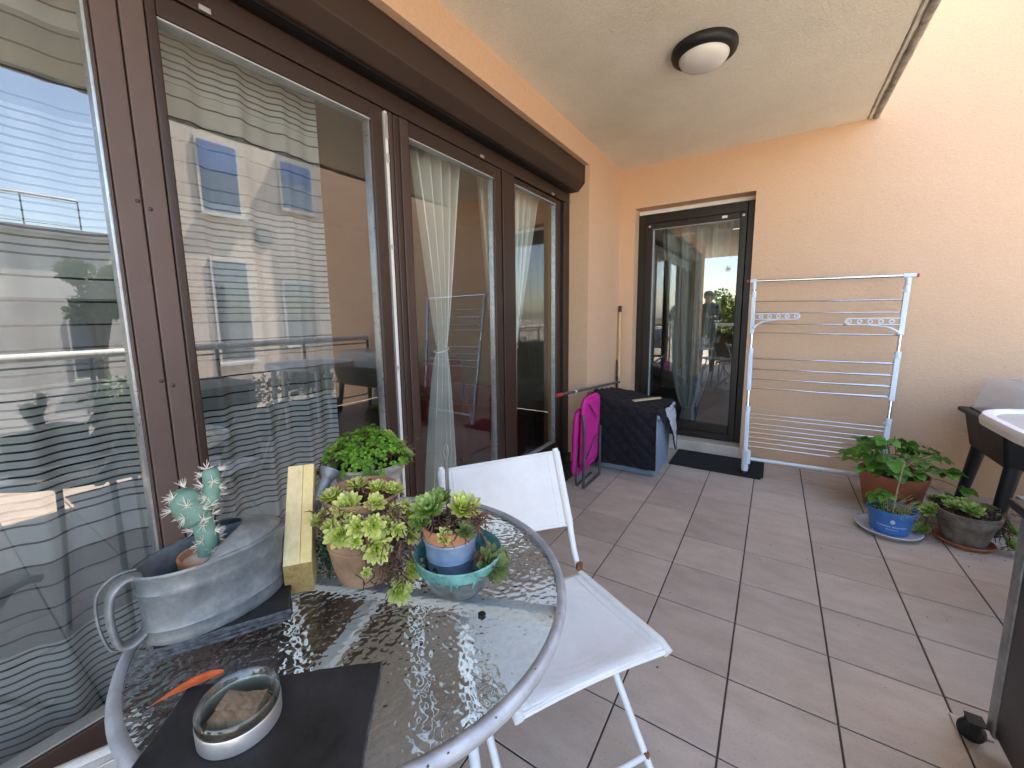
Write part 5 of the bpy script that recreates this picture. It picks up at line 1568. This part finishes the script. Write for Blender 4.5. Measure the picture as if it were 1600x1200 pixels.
for z in (1.335, 1.250, 1.165, 1.098, 0.905, 0.825, 0.750, 0.678):
    a, b = rl(z), rrp(z * 0.988 + 0.002)
    obj('bar', MB().tube([a, a.lerp(b, .5) - Vector((0, 0, 0.002)), b], 0.0052, 8), 'chrome', rk, smooth=True)
    if z < 1.0:
        a2, b2_ = a + Vector((0.01, 0.022, -0.012)), b + Vector((-0.01, 0.022, 0.004))
        obj('bar', MB().tube([a2, b2_], 0.0042, 8), 'chrome', rk, smooth=True)
for z in (0.478, 0.450, 0.405, 0.372, 0.338, 0.302, 0.268, 0.232):
    a, b = rl(z), rrp(z * 0.985)
    obj('bar', MB().tube([a, b], 0.0030, 8), 'rackwhite' if rnd.random() < .0 else 'chrome', rk, smooth=True)
ba, bb = rl(0.135), rrp(0.135)
obj('base_bar', MB().tube([ba, bb], 0.0125, 12), 'rackwhite', rk, smooth=True)
for f in (rl, rrp):
    ft = obj('foot', MB().tube([f(0.205), f(0.19), f(0.06), f(0.04)], [0.020, 0.024, 0.024, 0.021], 14), 'rackwhite', rk, smooth=True)
    obj('foot_block', MB().bar(f(0.20) + Vector((0.02, -0.012, 0)), f(0.10) + Vector((0.02, -0.012, 0)), 0.03, 0.045, up=(0, 1, 0)), 'rackwhite', rk, bevel=0.006)
    sp = MB().lathe([(0.001, 0.002), (0.014, 0.003), (0.0215, 0.014), (0.022, 0.024), (0.018, 0.040), (0.001, 0.042)], f(0.02) - Vector((0, 0, 0.02)), 16)
    obj('rubber_foot', sp, 'black', rk, smooth=True)
# hanger arms with holes
def arm(a, d, L_):
    m = MB(); d = d.normalized(); up = Vector((0, 0, 1))
    out = []; h = 0.021
    def ring(c, rr_, t_=0.004):
        m.tube([c + d * rr_ * math.cos(i / 14 * 6.283) + up * rr_ * math.sin(i / 14 * 6.283) for i in range(15)], t_, 6, caps=False)
    m.tube([a + up * h, a + d * (L_ - 0.02) + up * h] + [a + d * (L_ - 0.02) + d * h * math.sin(k / 6 * 3.14) + up * h * math.cos(k / 6 * 3.14) for k in range(1, 6)] + [a + d * (L_ - 0.02) - up * h, a - up * h], 0.0045, 6)
    for k in range(5):
        ring(a + d * (0.045 + (L_ - 0.065) * k / 4), 0.0115)
    return m
def arm_bracket(a, d, L_):
    m = MB(); d = d.normalized()
    m.tube(smooth_path([a + d * L_ * .55 - Vector((0, 0, 0.024)), a + d * L_ * .25 - Vector((0, 0, 0.036)), a + d * 0.02 - Vector((0, 0, 0.062)), a - Vector((0, 0, 0.085))], 4), [0.004] * 5 + [0.008] * 4 + [0.011] * 4, 8)
    return m
la = rl(1.218) + Vector((0.012, -0.030, 0)); ra = rrp(1.178) + Vector((-0.012, -0.030, 0))
for a, d in ((la, Vector((1, 0.0, 0))), (ra, Vector((-1, 0.0, 0)))):
    o = obj('hanger_arm', arm(a, d, 0.285), 'rackwhite', rk, smooth=True)
    obj('bracket', arm_bracket(a, d, 0.285), 'rackwhite', o, smooth=True)

# ================================================================== FLOOR POTS
# strawberry plant in terracotta-coloured plastic pot
SC = Vector((0.688, 3.400, 0.002))
st = empty('strawberry_pot', SC, 'large brick red plastic pot with broad strawberry leaves beside the drying rack', 'potted plant')
obj('pot', MB().lathe([(0.125, 0.0), (0.13, 0.004), (0.164, 0.195), (0.167, 0.200), (0.171, 0.235), (0.166, 0.237), (0.160, 0.21), (0.001, 0.207)], SC, 48, capb=True), 'plasticterra', st, smooth=True)
obj('soil', MB().lathe([(0.162, 0.210), (0.08, 0.219), (0.001, 0.222)], SC, 28), 'soil', st, smooth=True)
def leaf_mesh(seed):
    """one broad toothed leaflet, folded along the midrib, 1 unit long"""
    rnd = random.Random(seed); mb = MB()
    n = 12; L_ = []; Rr = []; Mid = []
    v = rnd.random()
    for i in range(n + 1):
        t = i / n
        w = 0.44 * (math.sin(t ** 0.8 * 3.1416) ** 0.7 if 0 < t < 1 else 0)
        if 0 < i < n: w *= 1 + 0.13 * (1 if i % 2 else -1)
        z = 0.10 * math.sin(t * 3.1) - 0.16 * t * t
        Mid.append(Vector((t, 0, z)))
        L_.append(Vector((t, w, z + 0.34 * w + 0.03 * math.sin(t * 20))))
        Rr.append(Vector((t, -w, z + 0.34 * w + 0.03 * math.sin(t * 20 + 1))))
    vs = L_ + Mid + Rr; k = n + 1
    uv = [(i / n, v) for i in range(k)] * 3
    fs = []
    for i in range(n):
        fs += [(k + i, k + i + 1, i + 1, i), (2 * k + i, 2 * k + i + 1, k + i + 1, k + i)]
    mb.add(vs, fs, uv)
    return mb
def leaf_data(name, mat, cnt):
    out = []
    for s in range(cnt):
        mb = leaf_mesh(s * 7 + 1); me = bpy.data.meshes.new(name)
        me.from_pydata(mb.v, [], mb.f); l = me.uv_layers.new(name='UVMap')
        for i, p in enumerate(me.polygons):
            for q, li in enumerate(p.loop_indices): l.data[li].uv = mb.uv[i][q]
            p.use_smooth = True
        me.materials.append(M[mat]); out.append(me)
    return out
SL = leaf_data('leaf', 'strawberry', 6)
def put_leaf(parent, p, d, nrm, size, rnd, data=SL):
    d = Vector(d).normalized(); s = Vector(nrm).cross(d).normalized(); n_ = d.cross(s).normalized()
    o = bpy.data.objects.new('leaf', rnd.choice(data)); COL.objects.link(o); o.parent = parent
    o.matrix_local = Matrix.Translation(Vector(p) - WO[parent.name]) @ Matrix((d, s, n_)).transposed().to_4x4() @ Matrix.Diagonal((size, size, size, 1))
def trifoliate(parent, stems, base, tip, size, rnd, outward, tilt=0.6):
    mid = Vector(base).lerp(Vector(tip), .55) + Vector((0, 0, 0.03))
    stems.tube(smooth_path([Vector(base), mid, Vector(tip)], 4), [0.0022] * 9, 5)
    o_ = Vector(outward).normalized(); nrm = (Vector((0, 0, 1)) + o_ * rnd.uniform(-.1, tilt) + Vector((rnd.gauss(0, .15), rnd.gauss(0, .15), 0))).normalized()
    d0 = (o_ - nrm * o_.dot(nrm)).normalized()
    for k, a in enumerate((0, 75, -75)):
        d = d0.copy(); d.rotate(Matrix.Rotation(R(a + rnd.uniform(-12, 12)), 3, nrm))
        put_leaf(parent, tip, d + Vector((0, 0, rnd.uniform(-.15, .1))), nrm, size * (1.0 if k == 0 else 0.86) * rnd.uniform(.88, 1.1), rnd)
rnd = random.Random(23); ss = MB()
for i in range(44):
    a = i * 2.4 + rnd.uniform(-.3, .3); q = 0.04 + 0.17 * math.sqrt((i + .5) / 44)
    out = Vector((math.cos(a), math.sin(a), 0))
    tip = SC + out * q * rnd.uniform(.9, 1.25) + Vector((0, 0, 0.25 + rnd.uniform(0.02, 0.145) - 0.18 * max(0, q - 0.15)))
    trifoliate(st, ss, SC + out * 0.04 + Vector((0, 0, 0.212)), tip, rnd.uniform(0.050, 0.082), rnd, out, tilt=0.9)
# long shoots to the right and up
for (dx_, dy_, dz_) in ((0.25, -0.02, 0.27), (0.30, -0.06, 0.20), (0.22, -0.10, 0.15), (0.12, 0.02, 0.37), (-0.10, -0.02, 0.40), (-0.18, 0.0, 0.33), (0.10, -0.16, 0.10), (0.20, -0.14, 0.06), (-0.06, -0.05, 0.44)):
    trifoliate(st, ss, SC + Vector((dx_ * .2, dy_ * .2, 0.212)), SC + Vector((dx_, dy_, dz_)), rnd.uniform(0.065, 0.095), rnd, (dx_, dy_ - .05, 0))
ss.tube(smooth_path([SC + Vector((0.01, -0.05, 0.21)), SC + Vector((-0.01, -0.06, 0.36)), SC + Vector((-0.025, -0.06, 0.48))], 5), 0.0022, 5)
obj('stems', ss, 'stem', st, smooth=True, kind='stuff')

# blue pot on a pale saucer
BP = Vector((0.612, 3.000, 0.0))
sc_ = obj('saucer', MB().lathe([(0.115, 0.001), (0.122, 0.003), (0.142, 0.026), (0.146, 0.028), (0.142, 0.031), (0.118, 0.010), (0.001, 0.008)], BP, 48, capb=True), 'saucer', smooth=True)
tag(sc_, 'pale grey plastic saucer under the blue pot', 'saucer', 'plant saucers')
B0 = BP + Vector((0.004, 0.0, 0.0095))
bpo = empty('blue_flower_pot', B0, 'blue plastic flower pot printed with white lettering, plant half withered', 'potted plant')
obj('pot', MB().lathe([(0.078, 0.0), (0.082, 0.003), (0.099, 0.112), (0.100, 0.116), (0.106, 0.118), (0.109, 0.138), (0.105, 0.139), (0.100, 0.118), (0.001, 0.116)], B0, 48, capb=True), 'bluepot', bpo, smooth=True)
obj('soil', MB().lathe([(0.101, 0.118), (0.05, 0.124), (0.001, 0.126)], B0, 24), 'soil', bpo, smooth=True)
M['print'] = simple('white print', (0.74, 0.80, 0.85), 0.6, 0, 0.08)
def curved_text(body, size, zc, ang, parent, rad_at, name='lettering'):
    cu = bpy.data.curves.new('t', 'FONT'); cu.body = body; cu.size = size; cu.align_x = 'CENTER'; cu.align_y = 'CENTER'; cu.shear = 0.25
    to = bpy.data.objects.new('t', cu); COL.objects.link(to)
    me = bpy.data.meshes.new_from_object(to.evaluated_get(bpy.context.evaluated_depsgraph_get()))
    bpy.data.objects.remove(to)
    mb = MB()
    vs = []
    for v in me.vertices:
        z = zc + v.co.y; r_ = rad_at(z) + 0.0006; a = ang + v.co.x / r_
        vs.append(B0 + Vector((math.cos(a) * r_, math.sin(a) * r_, z)))
    mb.add(vs, [tuple(p.vertices) for p in me.polygons])
    return obj(name, mb, 'print', parent)
rad_at = lambda z: 0.082 + (0.099 - 0.082) * (z - 0.003) / 0.109
tcm = CAM - B0; ang = math.atan2(tcm.y, tcm.x) + R(8)
curved_text('Créations Botaniques', 0.0155, 0.056, ang, bpo, rad_at)
curved_text("Horticulture", 0.0105, 0.038, ang, bpo, rad_at)
eb = MB()
for k, (w, z) in enumerate(((0.013, 0.074), (0.019, 0.079), (0.022, 0.084), (0.019, 0.089), (0.012, 0.094))):
    for i in range(8):
        t0, t1 = -1 + 2 * i / 8, -1 + 2 * (i + 1) / 8
        def ep(t, zz): r_ = rad_at(zz) + .0006; a = ang + t * w / 2 / r_; return B0 + Vector((math.cos(a) * r_, math.sin(a) * r_, zz))
        wob = 0.0012 * math.sin(k * 2 + i)
        eb.add([ep(t0, z + wob), ep(t1, z + wob), ep(t1, z + .0034 + wob), ep(t0, z + .0034 + wob)], [(0, 1, 2, 3)])
obj('emblem', eb, 'print', bpo)
rnd = random.Random(61); bst = MB(); dry = MB()
for (x, y, z, s) in ((-0.06, -0.02, 0.19, 0.060), (-0.035, -0.045, 0.205, 0.055), (-0.07, 0.03, 0.185, 0.06), (-0.01, 0.02, 0.20, 0.05), (-0.045, 0.0, 0.225, 0.05)):
    trifoliate(bpo, bst, B0 + Vector((x * .5, y * .5, 0.122)), B0 + Vector((x, y, z)), s, rnd, (x, y - .02, 0))
bst.tube(smooth_path([B0 + Vector((0.0, -0.045, 0.12)), B0 + Vector((0.006, -0.05, 0.26)), B0 + Vector((0.022, -0.045, 0.42))], 5), 0.0035, 6)
obj('stems', bst, 'drystraw', bpo, smooth=True, kind='stuff')
for _ in range(26):
    a = rnd.uniform(0, 6.28); q = rnd.uniform(0.0, 0.07); h = rnd.uniform(0.04, 0.13); l = rnd.uniform(0.0, 0.06)
    p = B0 + Vector((0.03 + math.cos(a) * q * .7, math.sin(a) * q, 0.12))
    dry.tube([p, p + Vector((l * .4, -l * .2, h * .6)), p + Vector((l + .02, -l * .3, h))], [0.0016, 0.0012, 0.0006], 4)
litter(dry, rnd, B0 + Vector((0.02, -0.02, 0.125)), (0.04, 0.04, 0.004), 110, 0.022, 0.0011, 0)
obj('dry_stalks', dry, 'drystraw', bpo, kind='stuff')
gc = MB()
for _ in range(260):
    a = rnd.uniform(0, 6.28); q = 0.095 * math.sqrt(rnd.random()); p = B0 + Vector((math.cos(a) * q, math.sin(a) * q, 0.126 + rnd.uniform(0, .012)))
    d = Vector((rnd.gauss(0, 1), rnd.gauss(0, 1), .6)).normalized(); w = d.orthogonal().normalized(); s = rnd.uniform(.004, .008); v = rnd.random()
    gc.add([p, p + d * s + w * s * .6, p + d * s * 1.8, p + d * s - w * s * .6], [(0, 1, 2, 3)], [(0, v), (.5, v), (1, v), (.5, v)])
obj('seedlings', gc, 'clover', bpo, kind='stuff')

# grey clay pot on a red saucer
GC = Vector((0.925, 3.055, 0.0))
sg = obj('saucer', MB().lathe([(0.098, 0.001), (0.104, 0.003), (0.114, 0.022), (0.118, 0.023), (0.114, 0.026), (0.102, 0.009), (0.001, 0.007)], GC, 48, capb=True), 'plasticterra', smooth=True)
tag(sg, 'brick red saucer under the lichen grey clay pot', 'saucer', 'plant saucers')
G0 = GC + Vector((0.0, 0.0, 0.0085))
gp = empty('grey_clay_pot', G0, 'lichen grey clay pot of green houseleeks spilling over the side', 'potted plant')
obj('pot', MB().lathe([(0.078, 0.0), (0.083, 0.003), (0.113, 0.125), (0.115, 0.130), (0.120, 0.132), (0.129, 0.172), (0.127, 0.178), (0.120, 0.177), (0.112, 0.155), (0.001, 0.152)], G0, 48, capb=True, wob=0.004), 'greyclay', gp, smooth=True)
obj('soil', MB().lathe([(0.117, 0.158), (0.06, 0.170), (0.001, 0.172)], G0, 28), 'soil', gp, smooth=True)
GR = [(0.0, -0.05, 0.19, 0.055, .5, 'rosette_green'), (-0.055, -0.02, 0.19, 0.05, .3, 'rosette_green'), (-0.075, 0.04, 0.20, 0.042, .2, 'rosette_green'), (0.05, 0.0, 0.19, 0.042, .3, 'rosette_dark'), (0.0, 0.04, 0.20, 0.045, .2, 'rosette_green'), (-0.02, 0.0, 0.20, 0.035, .3, 'rosette'),
      (-0.145, -0.02, 0.145, 0.050, .9, 'rosette_green'), (-0.165, -0.03, 0.035, 0.042, .9, 'rosette_green'), (0.155, -0.02, 0.115, 0.042, .9, 'rosette_green'), (0.150, -0.04, 0.045, 0.045, .9, 'rosette_green'), (0.09, 0.05, 0.19, 0.034, .3, 'rosette_dark'), (-0.11, 0.06, 0.185, 0.04, .5, 'rosette_dark'), (0.12, -0.01, 0.165, 0.03, .7, 'rosette_dark')]
gl = MB(); rnd = random.Random(71)
for i, (x, y, z, r_, tl, mt) in enumerate(GR):
    p = G0 + Vector((x, y, z)); nrm = Vector((x * 5 * tl, y * 4 - .5 * tl, 1))
    rosette(gp, p, nrm, r_, mt, 400 + i)
    litter(gl, rnd, p - Vector((0, 0, .012)), (.015, .015, .006), 14, 0.03, 0.0013, .3)
for a, b in (((-0.11, -0.02, 0.175), (-0.165, -0.03, 0.04)), ((0.11, -0.02, 0.175), (0.150, -0.04, 0.05)), ((0.115, 0.0, 0.175), (0.155, -0.02, 0.12)), ((-0.11, 0, 0.175), (-0.145, -0.02, 0.15))):
    pa, pb = G0 + Vector(a), G0 + Vector(b)
    gl.tube(smooth_path([pa, pa.lerp(pb, .4) + Vector((0.012 * (1 if b[0] > 0 else -1), 0, .01)), pb], 4), 0.003, 5)
litter(gl, rnd, G0 + Vector((0.125, -0.01, 0.14)), (.02, .02, .03), 120, 0.035, 0.0015, .6)
litter(gl, rnd, G0 + Vector((0.0, -0.03, 0.178)), (.06, .05, .004), 100, 0.03, 0.0013, 0)
obj('dry_stems', gl, 'dry', gp, kind='stuff')

cb = MB(); rnd = random.Random(90)
for _ in range(170):
    cx_, cy_, sp_r = rnd.choice(((0.66, 3.05, .16), (0.90, 3.0, .15), (1.0, 3.2, .2), (0.5, 2.9, .35), (0.2, 2.2, .9)))
    x, y = rnd.gauss(cx_, sp_r), rnd.gauss(cy_, sp_r * .8)
    if not (-0.6 < x < 1.5 and 0.9 < y < 3.8): continue
    r_ = rnd.uniform(.0012, .0034)
    cb.lathe([(r_ * .3, 0.0015), (r_, 0.0015 + r_ * .5), (r_ * .3, 0.0015 + r_)], (x, y, 0), 5, wob=.25, capb=True, capt=True)
tag(obj('soil_crumbs', cb, 'soil'), 'scattered dark soil crumbs on the floor tiles around the pots', 'soil', kind='stuff')

# ================================================================== RAISED PLANTER
pl = empty('raised_planter', (1.45, 3.47, 0.0), 'black plastic raised planter on splayed legs with a cloudy propagator hood, against the end wall', 'planter')
tub = MB()
X0, X1, Y0, Y1 = 1.055, 1.95, 3.19, 3.76
lo_, hi_ = 0.045, 0.0
tub.add([(X0 + .035, Y0 + .035, 0.385), (X1 - .035, Y0 + .035, 0.385), (X1 - .035, Y1 - .035, 0.385), (X0 + .035, Y1 - .035, 0.385), (X0, Y0, 0.612), (X1, Y0, 0.612), (X1, Y1, 0.612), (X0, Y1, 0.612)],
        [(3, 2, 1, 0), (4, 5, 6, 7), (0, 1, 5, 4), (1, 2, 6, 5), (2, 3, 7, 6), (3, 0, 4, 7)])
obj('tub', tub, 'planter', pl, bevel=0.02, segs=3)
obj('tub_rim', MB().box(X0 - .022, X1 + .022, Y0 - .022, Y1 + .022, 0.600, 0.628), 'planter', pl, bevel=0.008)
obj('soil', MB().box(X0 + .02, X1 - .02, Y0 + .02, Y1 - .02, 0.6285, 0.634), 'soil', pl)
for sx_ in (0, 1):
    for sy_ in (0, 1):
        x = X0 + .075 if not sx_ else X1 - .075; y = Y0 + .065 if not sy_ else Y1 - .065
        ex_ = -0.05 if not sx_ else 0.05; ey_ = -0.025 if not sy_ else 0.025
        obj('leg', MB().tube([(x, y, 0.40), (x + ex_, y + ey_, 0.002)], [0.042, 0.030], 14, flat=.8), 'planter', pl, smooth=True)
hd = MB()
a_, b_ = 0.02, 0.085
HZ = 0.835
rings = []
for t, ins_ in ((0.636, 0.0), (0.70, 0.012), (0.79, 0.032), (0.822, 0.045), (HZ, 0.075)):
    x0, x1, y0, y1 = X0 + a_ + ins_, X1 - a_ - ins_, Y0 + a_ + ins_, Y1 - a_ - ins_
    r_ = 0.05; ring = []
    for (cx_, cy_, s0) in ((x1 - r_, y1 - r_, 0), (x0 + r_, y1 - r_, 90), (x0 + r_, y0 + r_, 180), (x1 - r_, y0 + r_, 270)):
        for k in range(6):
            a = R(s0 + 18 * k); ring.append(Vector((cx_ + r_ * math.cos(a), cy_ + r_ * math.sin(a), t)))
    rings.append(ring)
loft(hd, rings, capt=True)
hdo = obj('propagator_hood', hd, 'hood', pl, smooth=True)
obj('vent_slot', MB().box(1.30, 1.42, 3.44, 3.50, HZ + 0.001, HZ + 0.012), 'planter', hdo, bevel=0.003)
obj('hood_ridge', MB().box(1.20, 1.22, Y0 + 0.12, Y1 - 0.12, HZ + 0.0005, HZ + 0.008), 'hood', hdo, bevel=0.003)

# ================================================================== WHITE PLASTIC TABLE
wt = empty('plastic_table', (1.18, 2.42, 0.0), 'white moulded plastic table with raised rounded rim at the right edge', 'table')
def rrect(x0, x1, y0, y1, r_, z, n=8):
    out = []
    for (cx_, cy_, s0) in ((x1 - r_, y1 - r_, 0), (x0 + r_, y1 - r_, 90), (x0 + r_, y0 + r_, 180), (x1 - r_, y0 + r_, 270)):
        for k in range(n):
            a = R(s0 + 90 * k / (n - 1)); out.append(Vector((cx_ + r_ * math.cos(a), cy_ + r_ * math.sin(a), z)))
    return out
wx0, wx1, wy0, wy1 = 0.775, 1.50, 2.02, 2.78
WZ = 0.80
m = MB(); loft(m, [rrect(wx0 + .02, wx1 - .02, wy0 + .02, wy1 - .02, .22, WZ - 0.045), rrect(wx0, wx1, wy0, wy1, .24, WZ - 0.045), rrect(wx0 - .004, wx1 + .004, wy0 - .004, wy1 + .004, .244, WZ - 0.02), rrect(wx0 + .004, wx1 - .004, wy0 + .004, wy1 - .004, .236, WZ), rrect(wx0 + .03, wx1 - .03, wy0 + .03, wy1 - .03, .21, WZ), rrect(wx0 + .045, wx1 - .045, wy0 + .045, wy1 - .045, .195, WZ - 0.012)])
obj('rim', m, 'whiteplastic', wt, smooth=True)
m = MB(); loft(m, [rrect(wx0 + .045, wx1 - .045, wy0 + .045, wy1 - .045, .195, WZ - 0.0125), rrect(wx0 + .05, wx1 - .05, wy0 + .05, wy1 - .05, .19, WZ - 0.013)], capt=True)
obj('table_top', m, 'greyplastic', wt)
for x in (1.22, 1.42):
    for y in (2.16, 2.64):
        obj('leg', MB().tube([(x, y, WZ - 0.046), (x + .03 * (1 if x > 1.3 else 0), y, 0.002)], [0.026, 0.018], 10), 'whiteplastic', wt, smooth=True)

# ================================================================== BARBECUE CART
ct = empty('barbecue_cart', (0.85, 1.30, 0.0), 'dark metal barbecue cart with worn bright edge and castors, at the right edge', 'cart')
cx0, cx1, cy0, cy1 = 0.575, 1.15, 0.98, 1.585
obj('side_panel', MB().box(cx0 + 0.004, cx0 + 0.022, cy0 + 0.04, cy1 - 0.045, 0.085, 0.715), 'cartblack', ct, bevel=0.003)
obj('back_panel', MB().box(cx0 + 0.04, cx1 - 0.04, cy1 - 0.022, cy1 - 0.006, 0.085, 0.715), 'cartblack', ct, bevel=0.003)
obj('side_panel', MB().box(cx1 - 0.022, cx1 - 0.004, cy0 + 0.04, cy1 - 0.045, 0.085, 0.715), 'cartblack', ct, bevel=0.003)
obj('bottom_shelf', MB().box(cx0 + 0.024, cx1 - 0.024, cy0 + 0.01, cy1 - 0.024, 0.085, 0.10), 'cartblack', ct, bevel=0.003)
for x in (cx0, cx1 - 0.038):
    for y in (cy0, cy1 - 0.043):
        obj('corner_post', MB().box(x, x + 0.038, y, y + 0.043, 0.070, 0.722), 'cartedge', ct, bevel=0.006)
obj('worktop', MB().box(cx0 - 0.02, cx1 + 0.02, cy0 - 0.02, cy1 + 0.02, 0.7235, 0.748), 'black', ct, bevel=0.005)
obj('shelf_end', MB().box(cx0 + 0.01, cx0 + 0.30, cy1 + 0.021, cy1 + 0.07, 0.726, 0.742), 'roofgrey', ct, bevel=0.004)
for x in (cx0 - 0.012, cx1 - 0.03):
    for y in (cy0 + 0.03, cy1 + 0.012):
        c = empty('castor', (x, y, 0.0)); c.parent = ct; c.location = WO[c.name] - WO[ct.name]
        w = MB().lathe([(0.001, -0.013), (0.022, -0.013), (0.029, -0.010), (0.031, 0), (0.029, 0.010), (0.022, 0.013), (0.001, 0.013)], n=24)
        w.v = [Vector((x - 0.008 + v.z * 0.5 + v.x * 0.86, y + v.z * 0.86 - v.x * 0.5, 0.0315 + v.y)) for v in w.v]
        obj('wheel', w, 'black', c, smooth=True)
        obj('fork', MB().box(x - 0.020, x + 0.004, y - 0.020, y - 0.017, 0.028, 0.068), 'black', c)
        obj('fork', MB().box(x - 0.020, x + 0.004, y + 0.017, y + 0.020, 0.028, 0.068), 'black', c)
        obj('fork_plate', MB().box(x - 0.022, x + 0.016, y - 0.022, y + 0.022, 0.066, 0.0695), 'black', c)
lt = obj('loose_tile', MB().box(0.530, 0.610, 1.618, 1.672, 0.0025, 0.0075), 'tile', bevel=0.001)
tag(lt, 'thin offcut of pale tile lying on the floor behind the castor', 'tile offcut')

# ================================================================== PERSON reflected in the end door
def person(loc):
    root = empty('person', loc, 'person in dark clothes holding a phone, reflected in the end door', 'person')
    L0 = Vector(loc)
    V = {}; E_ = []; Rd = {}
    def j(n, p, r_, par=None):
        V[n] = Vector(p); Rd[n] = r_
        if par: E_.append((par, n))
    j('pelvis', (0, 0, .93), (.150, .105)); j('belly', (0, .01, 1.06), (.135, .10), 'pelvis'); j('chest', (0, .0, 1.26), (.155, .11), 'belly'); j('upper', (0, -.01, 1.38), (.12, .085), 'chest')
    j('neck', (0, .0, 1.455), (.052, .052), 'upper'); j('jaw', (0, .02, 1.52), (.062, .072), 'neck'); j('head', (0, .012, 1.60), (.076, .09), 'jaw'); j('crown', (0, 0, 1.665), (.055, .065), 'head')
    for s, n in ((-1, 'l'), (1, 'r')):
        j(n + 'sh', (s * .165, -.01, 1.385), (.058, .058), 'upper')
        j(n + 'el', (s * .235, .06, 1.12), (.042, .042), n + 'sh')
        j(n + 'wr', (s * .085, .27, 1.17), (.027, .03), n + 'el')
        j(n + 'pa', (s * .048, .325, 1.195), (.030, .036), n + 'wr')
        j(n + 'hip', (s * .095, 0, .88), (.098, .10), 'pelvis'); j(n + 'kn', (s * .105, .02, .49), (.058, .062), n + 'hip'); j(n + 'ca', (s * .108, -.01, .34), (.052, .056), n + 'kn')
        j(n + 'an', (s * .11, -.02, .09), (.036, .040), n + 'ca'); j(n + 'to', (s * .12, .12, .045), (.036, .03), n + 'an')
    names = list(V); me = bpy.data.meshes.new('body')
    me.from_pydata([V[n] for n in names], [(names.index(a), names.index(b)) for a, b in E_], [])
    o = bpy.data.objects.new('body', me); COL.objects.link(o)
    md = o.modifiers.new('skin', 'SKIN'); o.modifiers.new('sub', 'SUBSURF').levels = 2
    sv = me.skin_vertices[0].data
    for i, n in enumerate(names):
        sv[i].radius = Rd[n]; sv[i].use_root = (n == 'pelvis')
    dg = bpy.context.evaluated_depsgraph_get()
    nm = bpy.data.meshes.new_from_object(o.evaluated_get(dg))
    bpy.data.objects.remove(o)
    o = bpy.data.objects.new('body', nm); COL.objects.link(o); o.parent = root; WO[o.name] = L0
    nm.materials.clear()
    for k in ('cloth_top', 'skin', 'raildark', 'black'): nm.materials.append(M[k])
    for p in nm.polygons:
        p.use_smooth = True; c = p.center
        p.material_index = 1 if (c.z > 1.455 or c.y > .265) else 3 if c.z < .095 else 2 if c.z < .92 else 0
    def part(name, mb, mat):
        mb.v = [v + L0 for v in mb.v]
        return obj(name, mb, mat, root, smooth=True)
    part('hair', MB().lathe([(0.075, 1.545), (0.092, 1.585), (0.097, 1.63), (0.085, 1.675), (0.05, 1.703), (0.001, 1.712)], (0, -.022, 0), 24, sy=1.08), 'hair')
    part('nose', MB().tube([Vector((0, .098, 1.60)), Vector((0, .118, 1.572)), Vector((0, .10, 1.562))], [.006, .012, .008], 8), 'skin')
    for s in (-1, 1):
        part('eye', MB().lathe([(.001, -.010), (.008, -.006), (.010, 0), (.008, .006), (.001, .010)], (s * .031, .094, 1.605), 10), 'black')
        part('ear', MB().lathe([(.001, -.028), (.012, -.018), (.016, 0), (.012, .018), (.001, .028)], (s * .082, .005, 1.585), 10, sx=.6), 'skin')
        for k in range(4):
            b = Vector((s * .052, .335 + .004 * k, 1.225 - .021 * k)); l = (.062, .070, .066, .052)[k]
            part('finger', MB().tube([b, b + Vector((-s * .010, .028, .004)), b + Vector((-s * l * .5, .034, .004)), b + Vector((-s * l * .8, .026, .003))], [.0085, .0085, .008, .006], 8), 'skin')
        t = Vector((s * .042, .318, 1.225)); part('thumb', MB().tube([t, t + Vector((-s * .012, -.004, .024)), t + Vector((-s * .03, -.002, .040))], [.010, .010, .007], 8), 'skin')
    part('mouth', MB().tube([Vector((-.02, .094, 1.535)), Vector((0, .101, 1.534)), Vector((.02, .094, 1.535))], .004, 6), 'maroon')
    return root
PL = Vector((-1.20, -1.42, 0.0))
person(PL)
ph = obj('phone', MB().box(PL.x - 0.072, PL.x + 0.072, PL.y + 0.338, PL.y + 0.346, 1.165, 1.240), 'black', bevel=0.006)
tag(ph, 'black phone held sideways by the person behind the camera', 'phone')
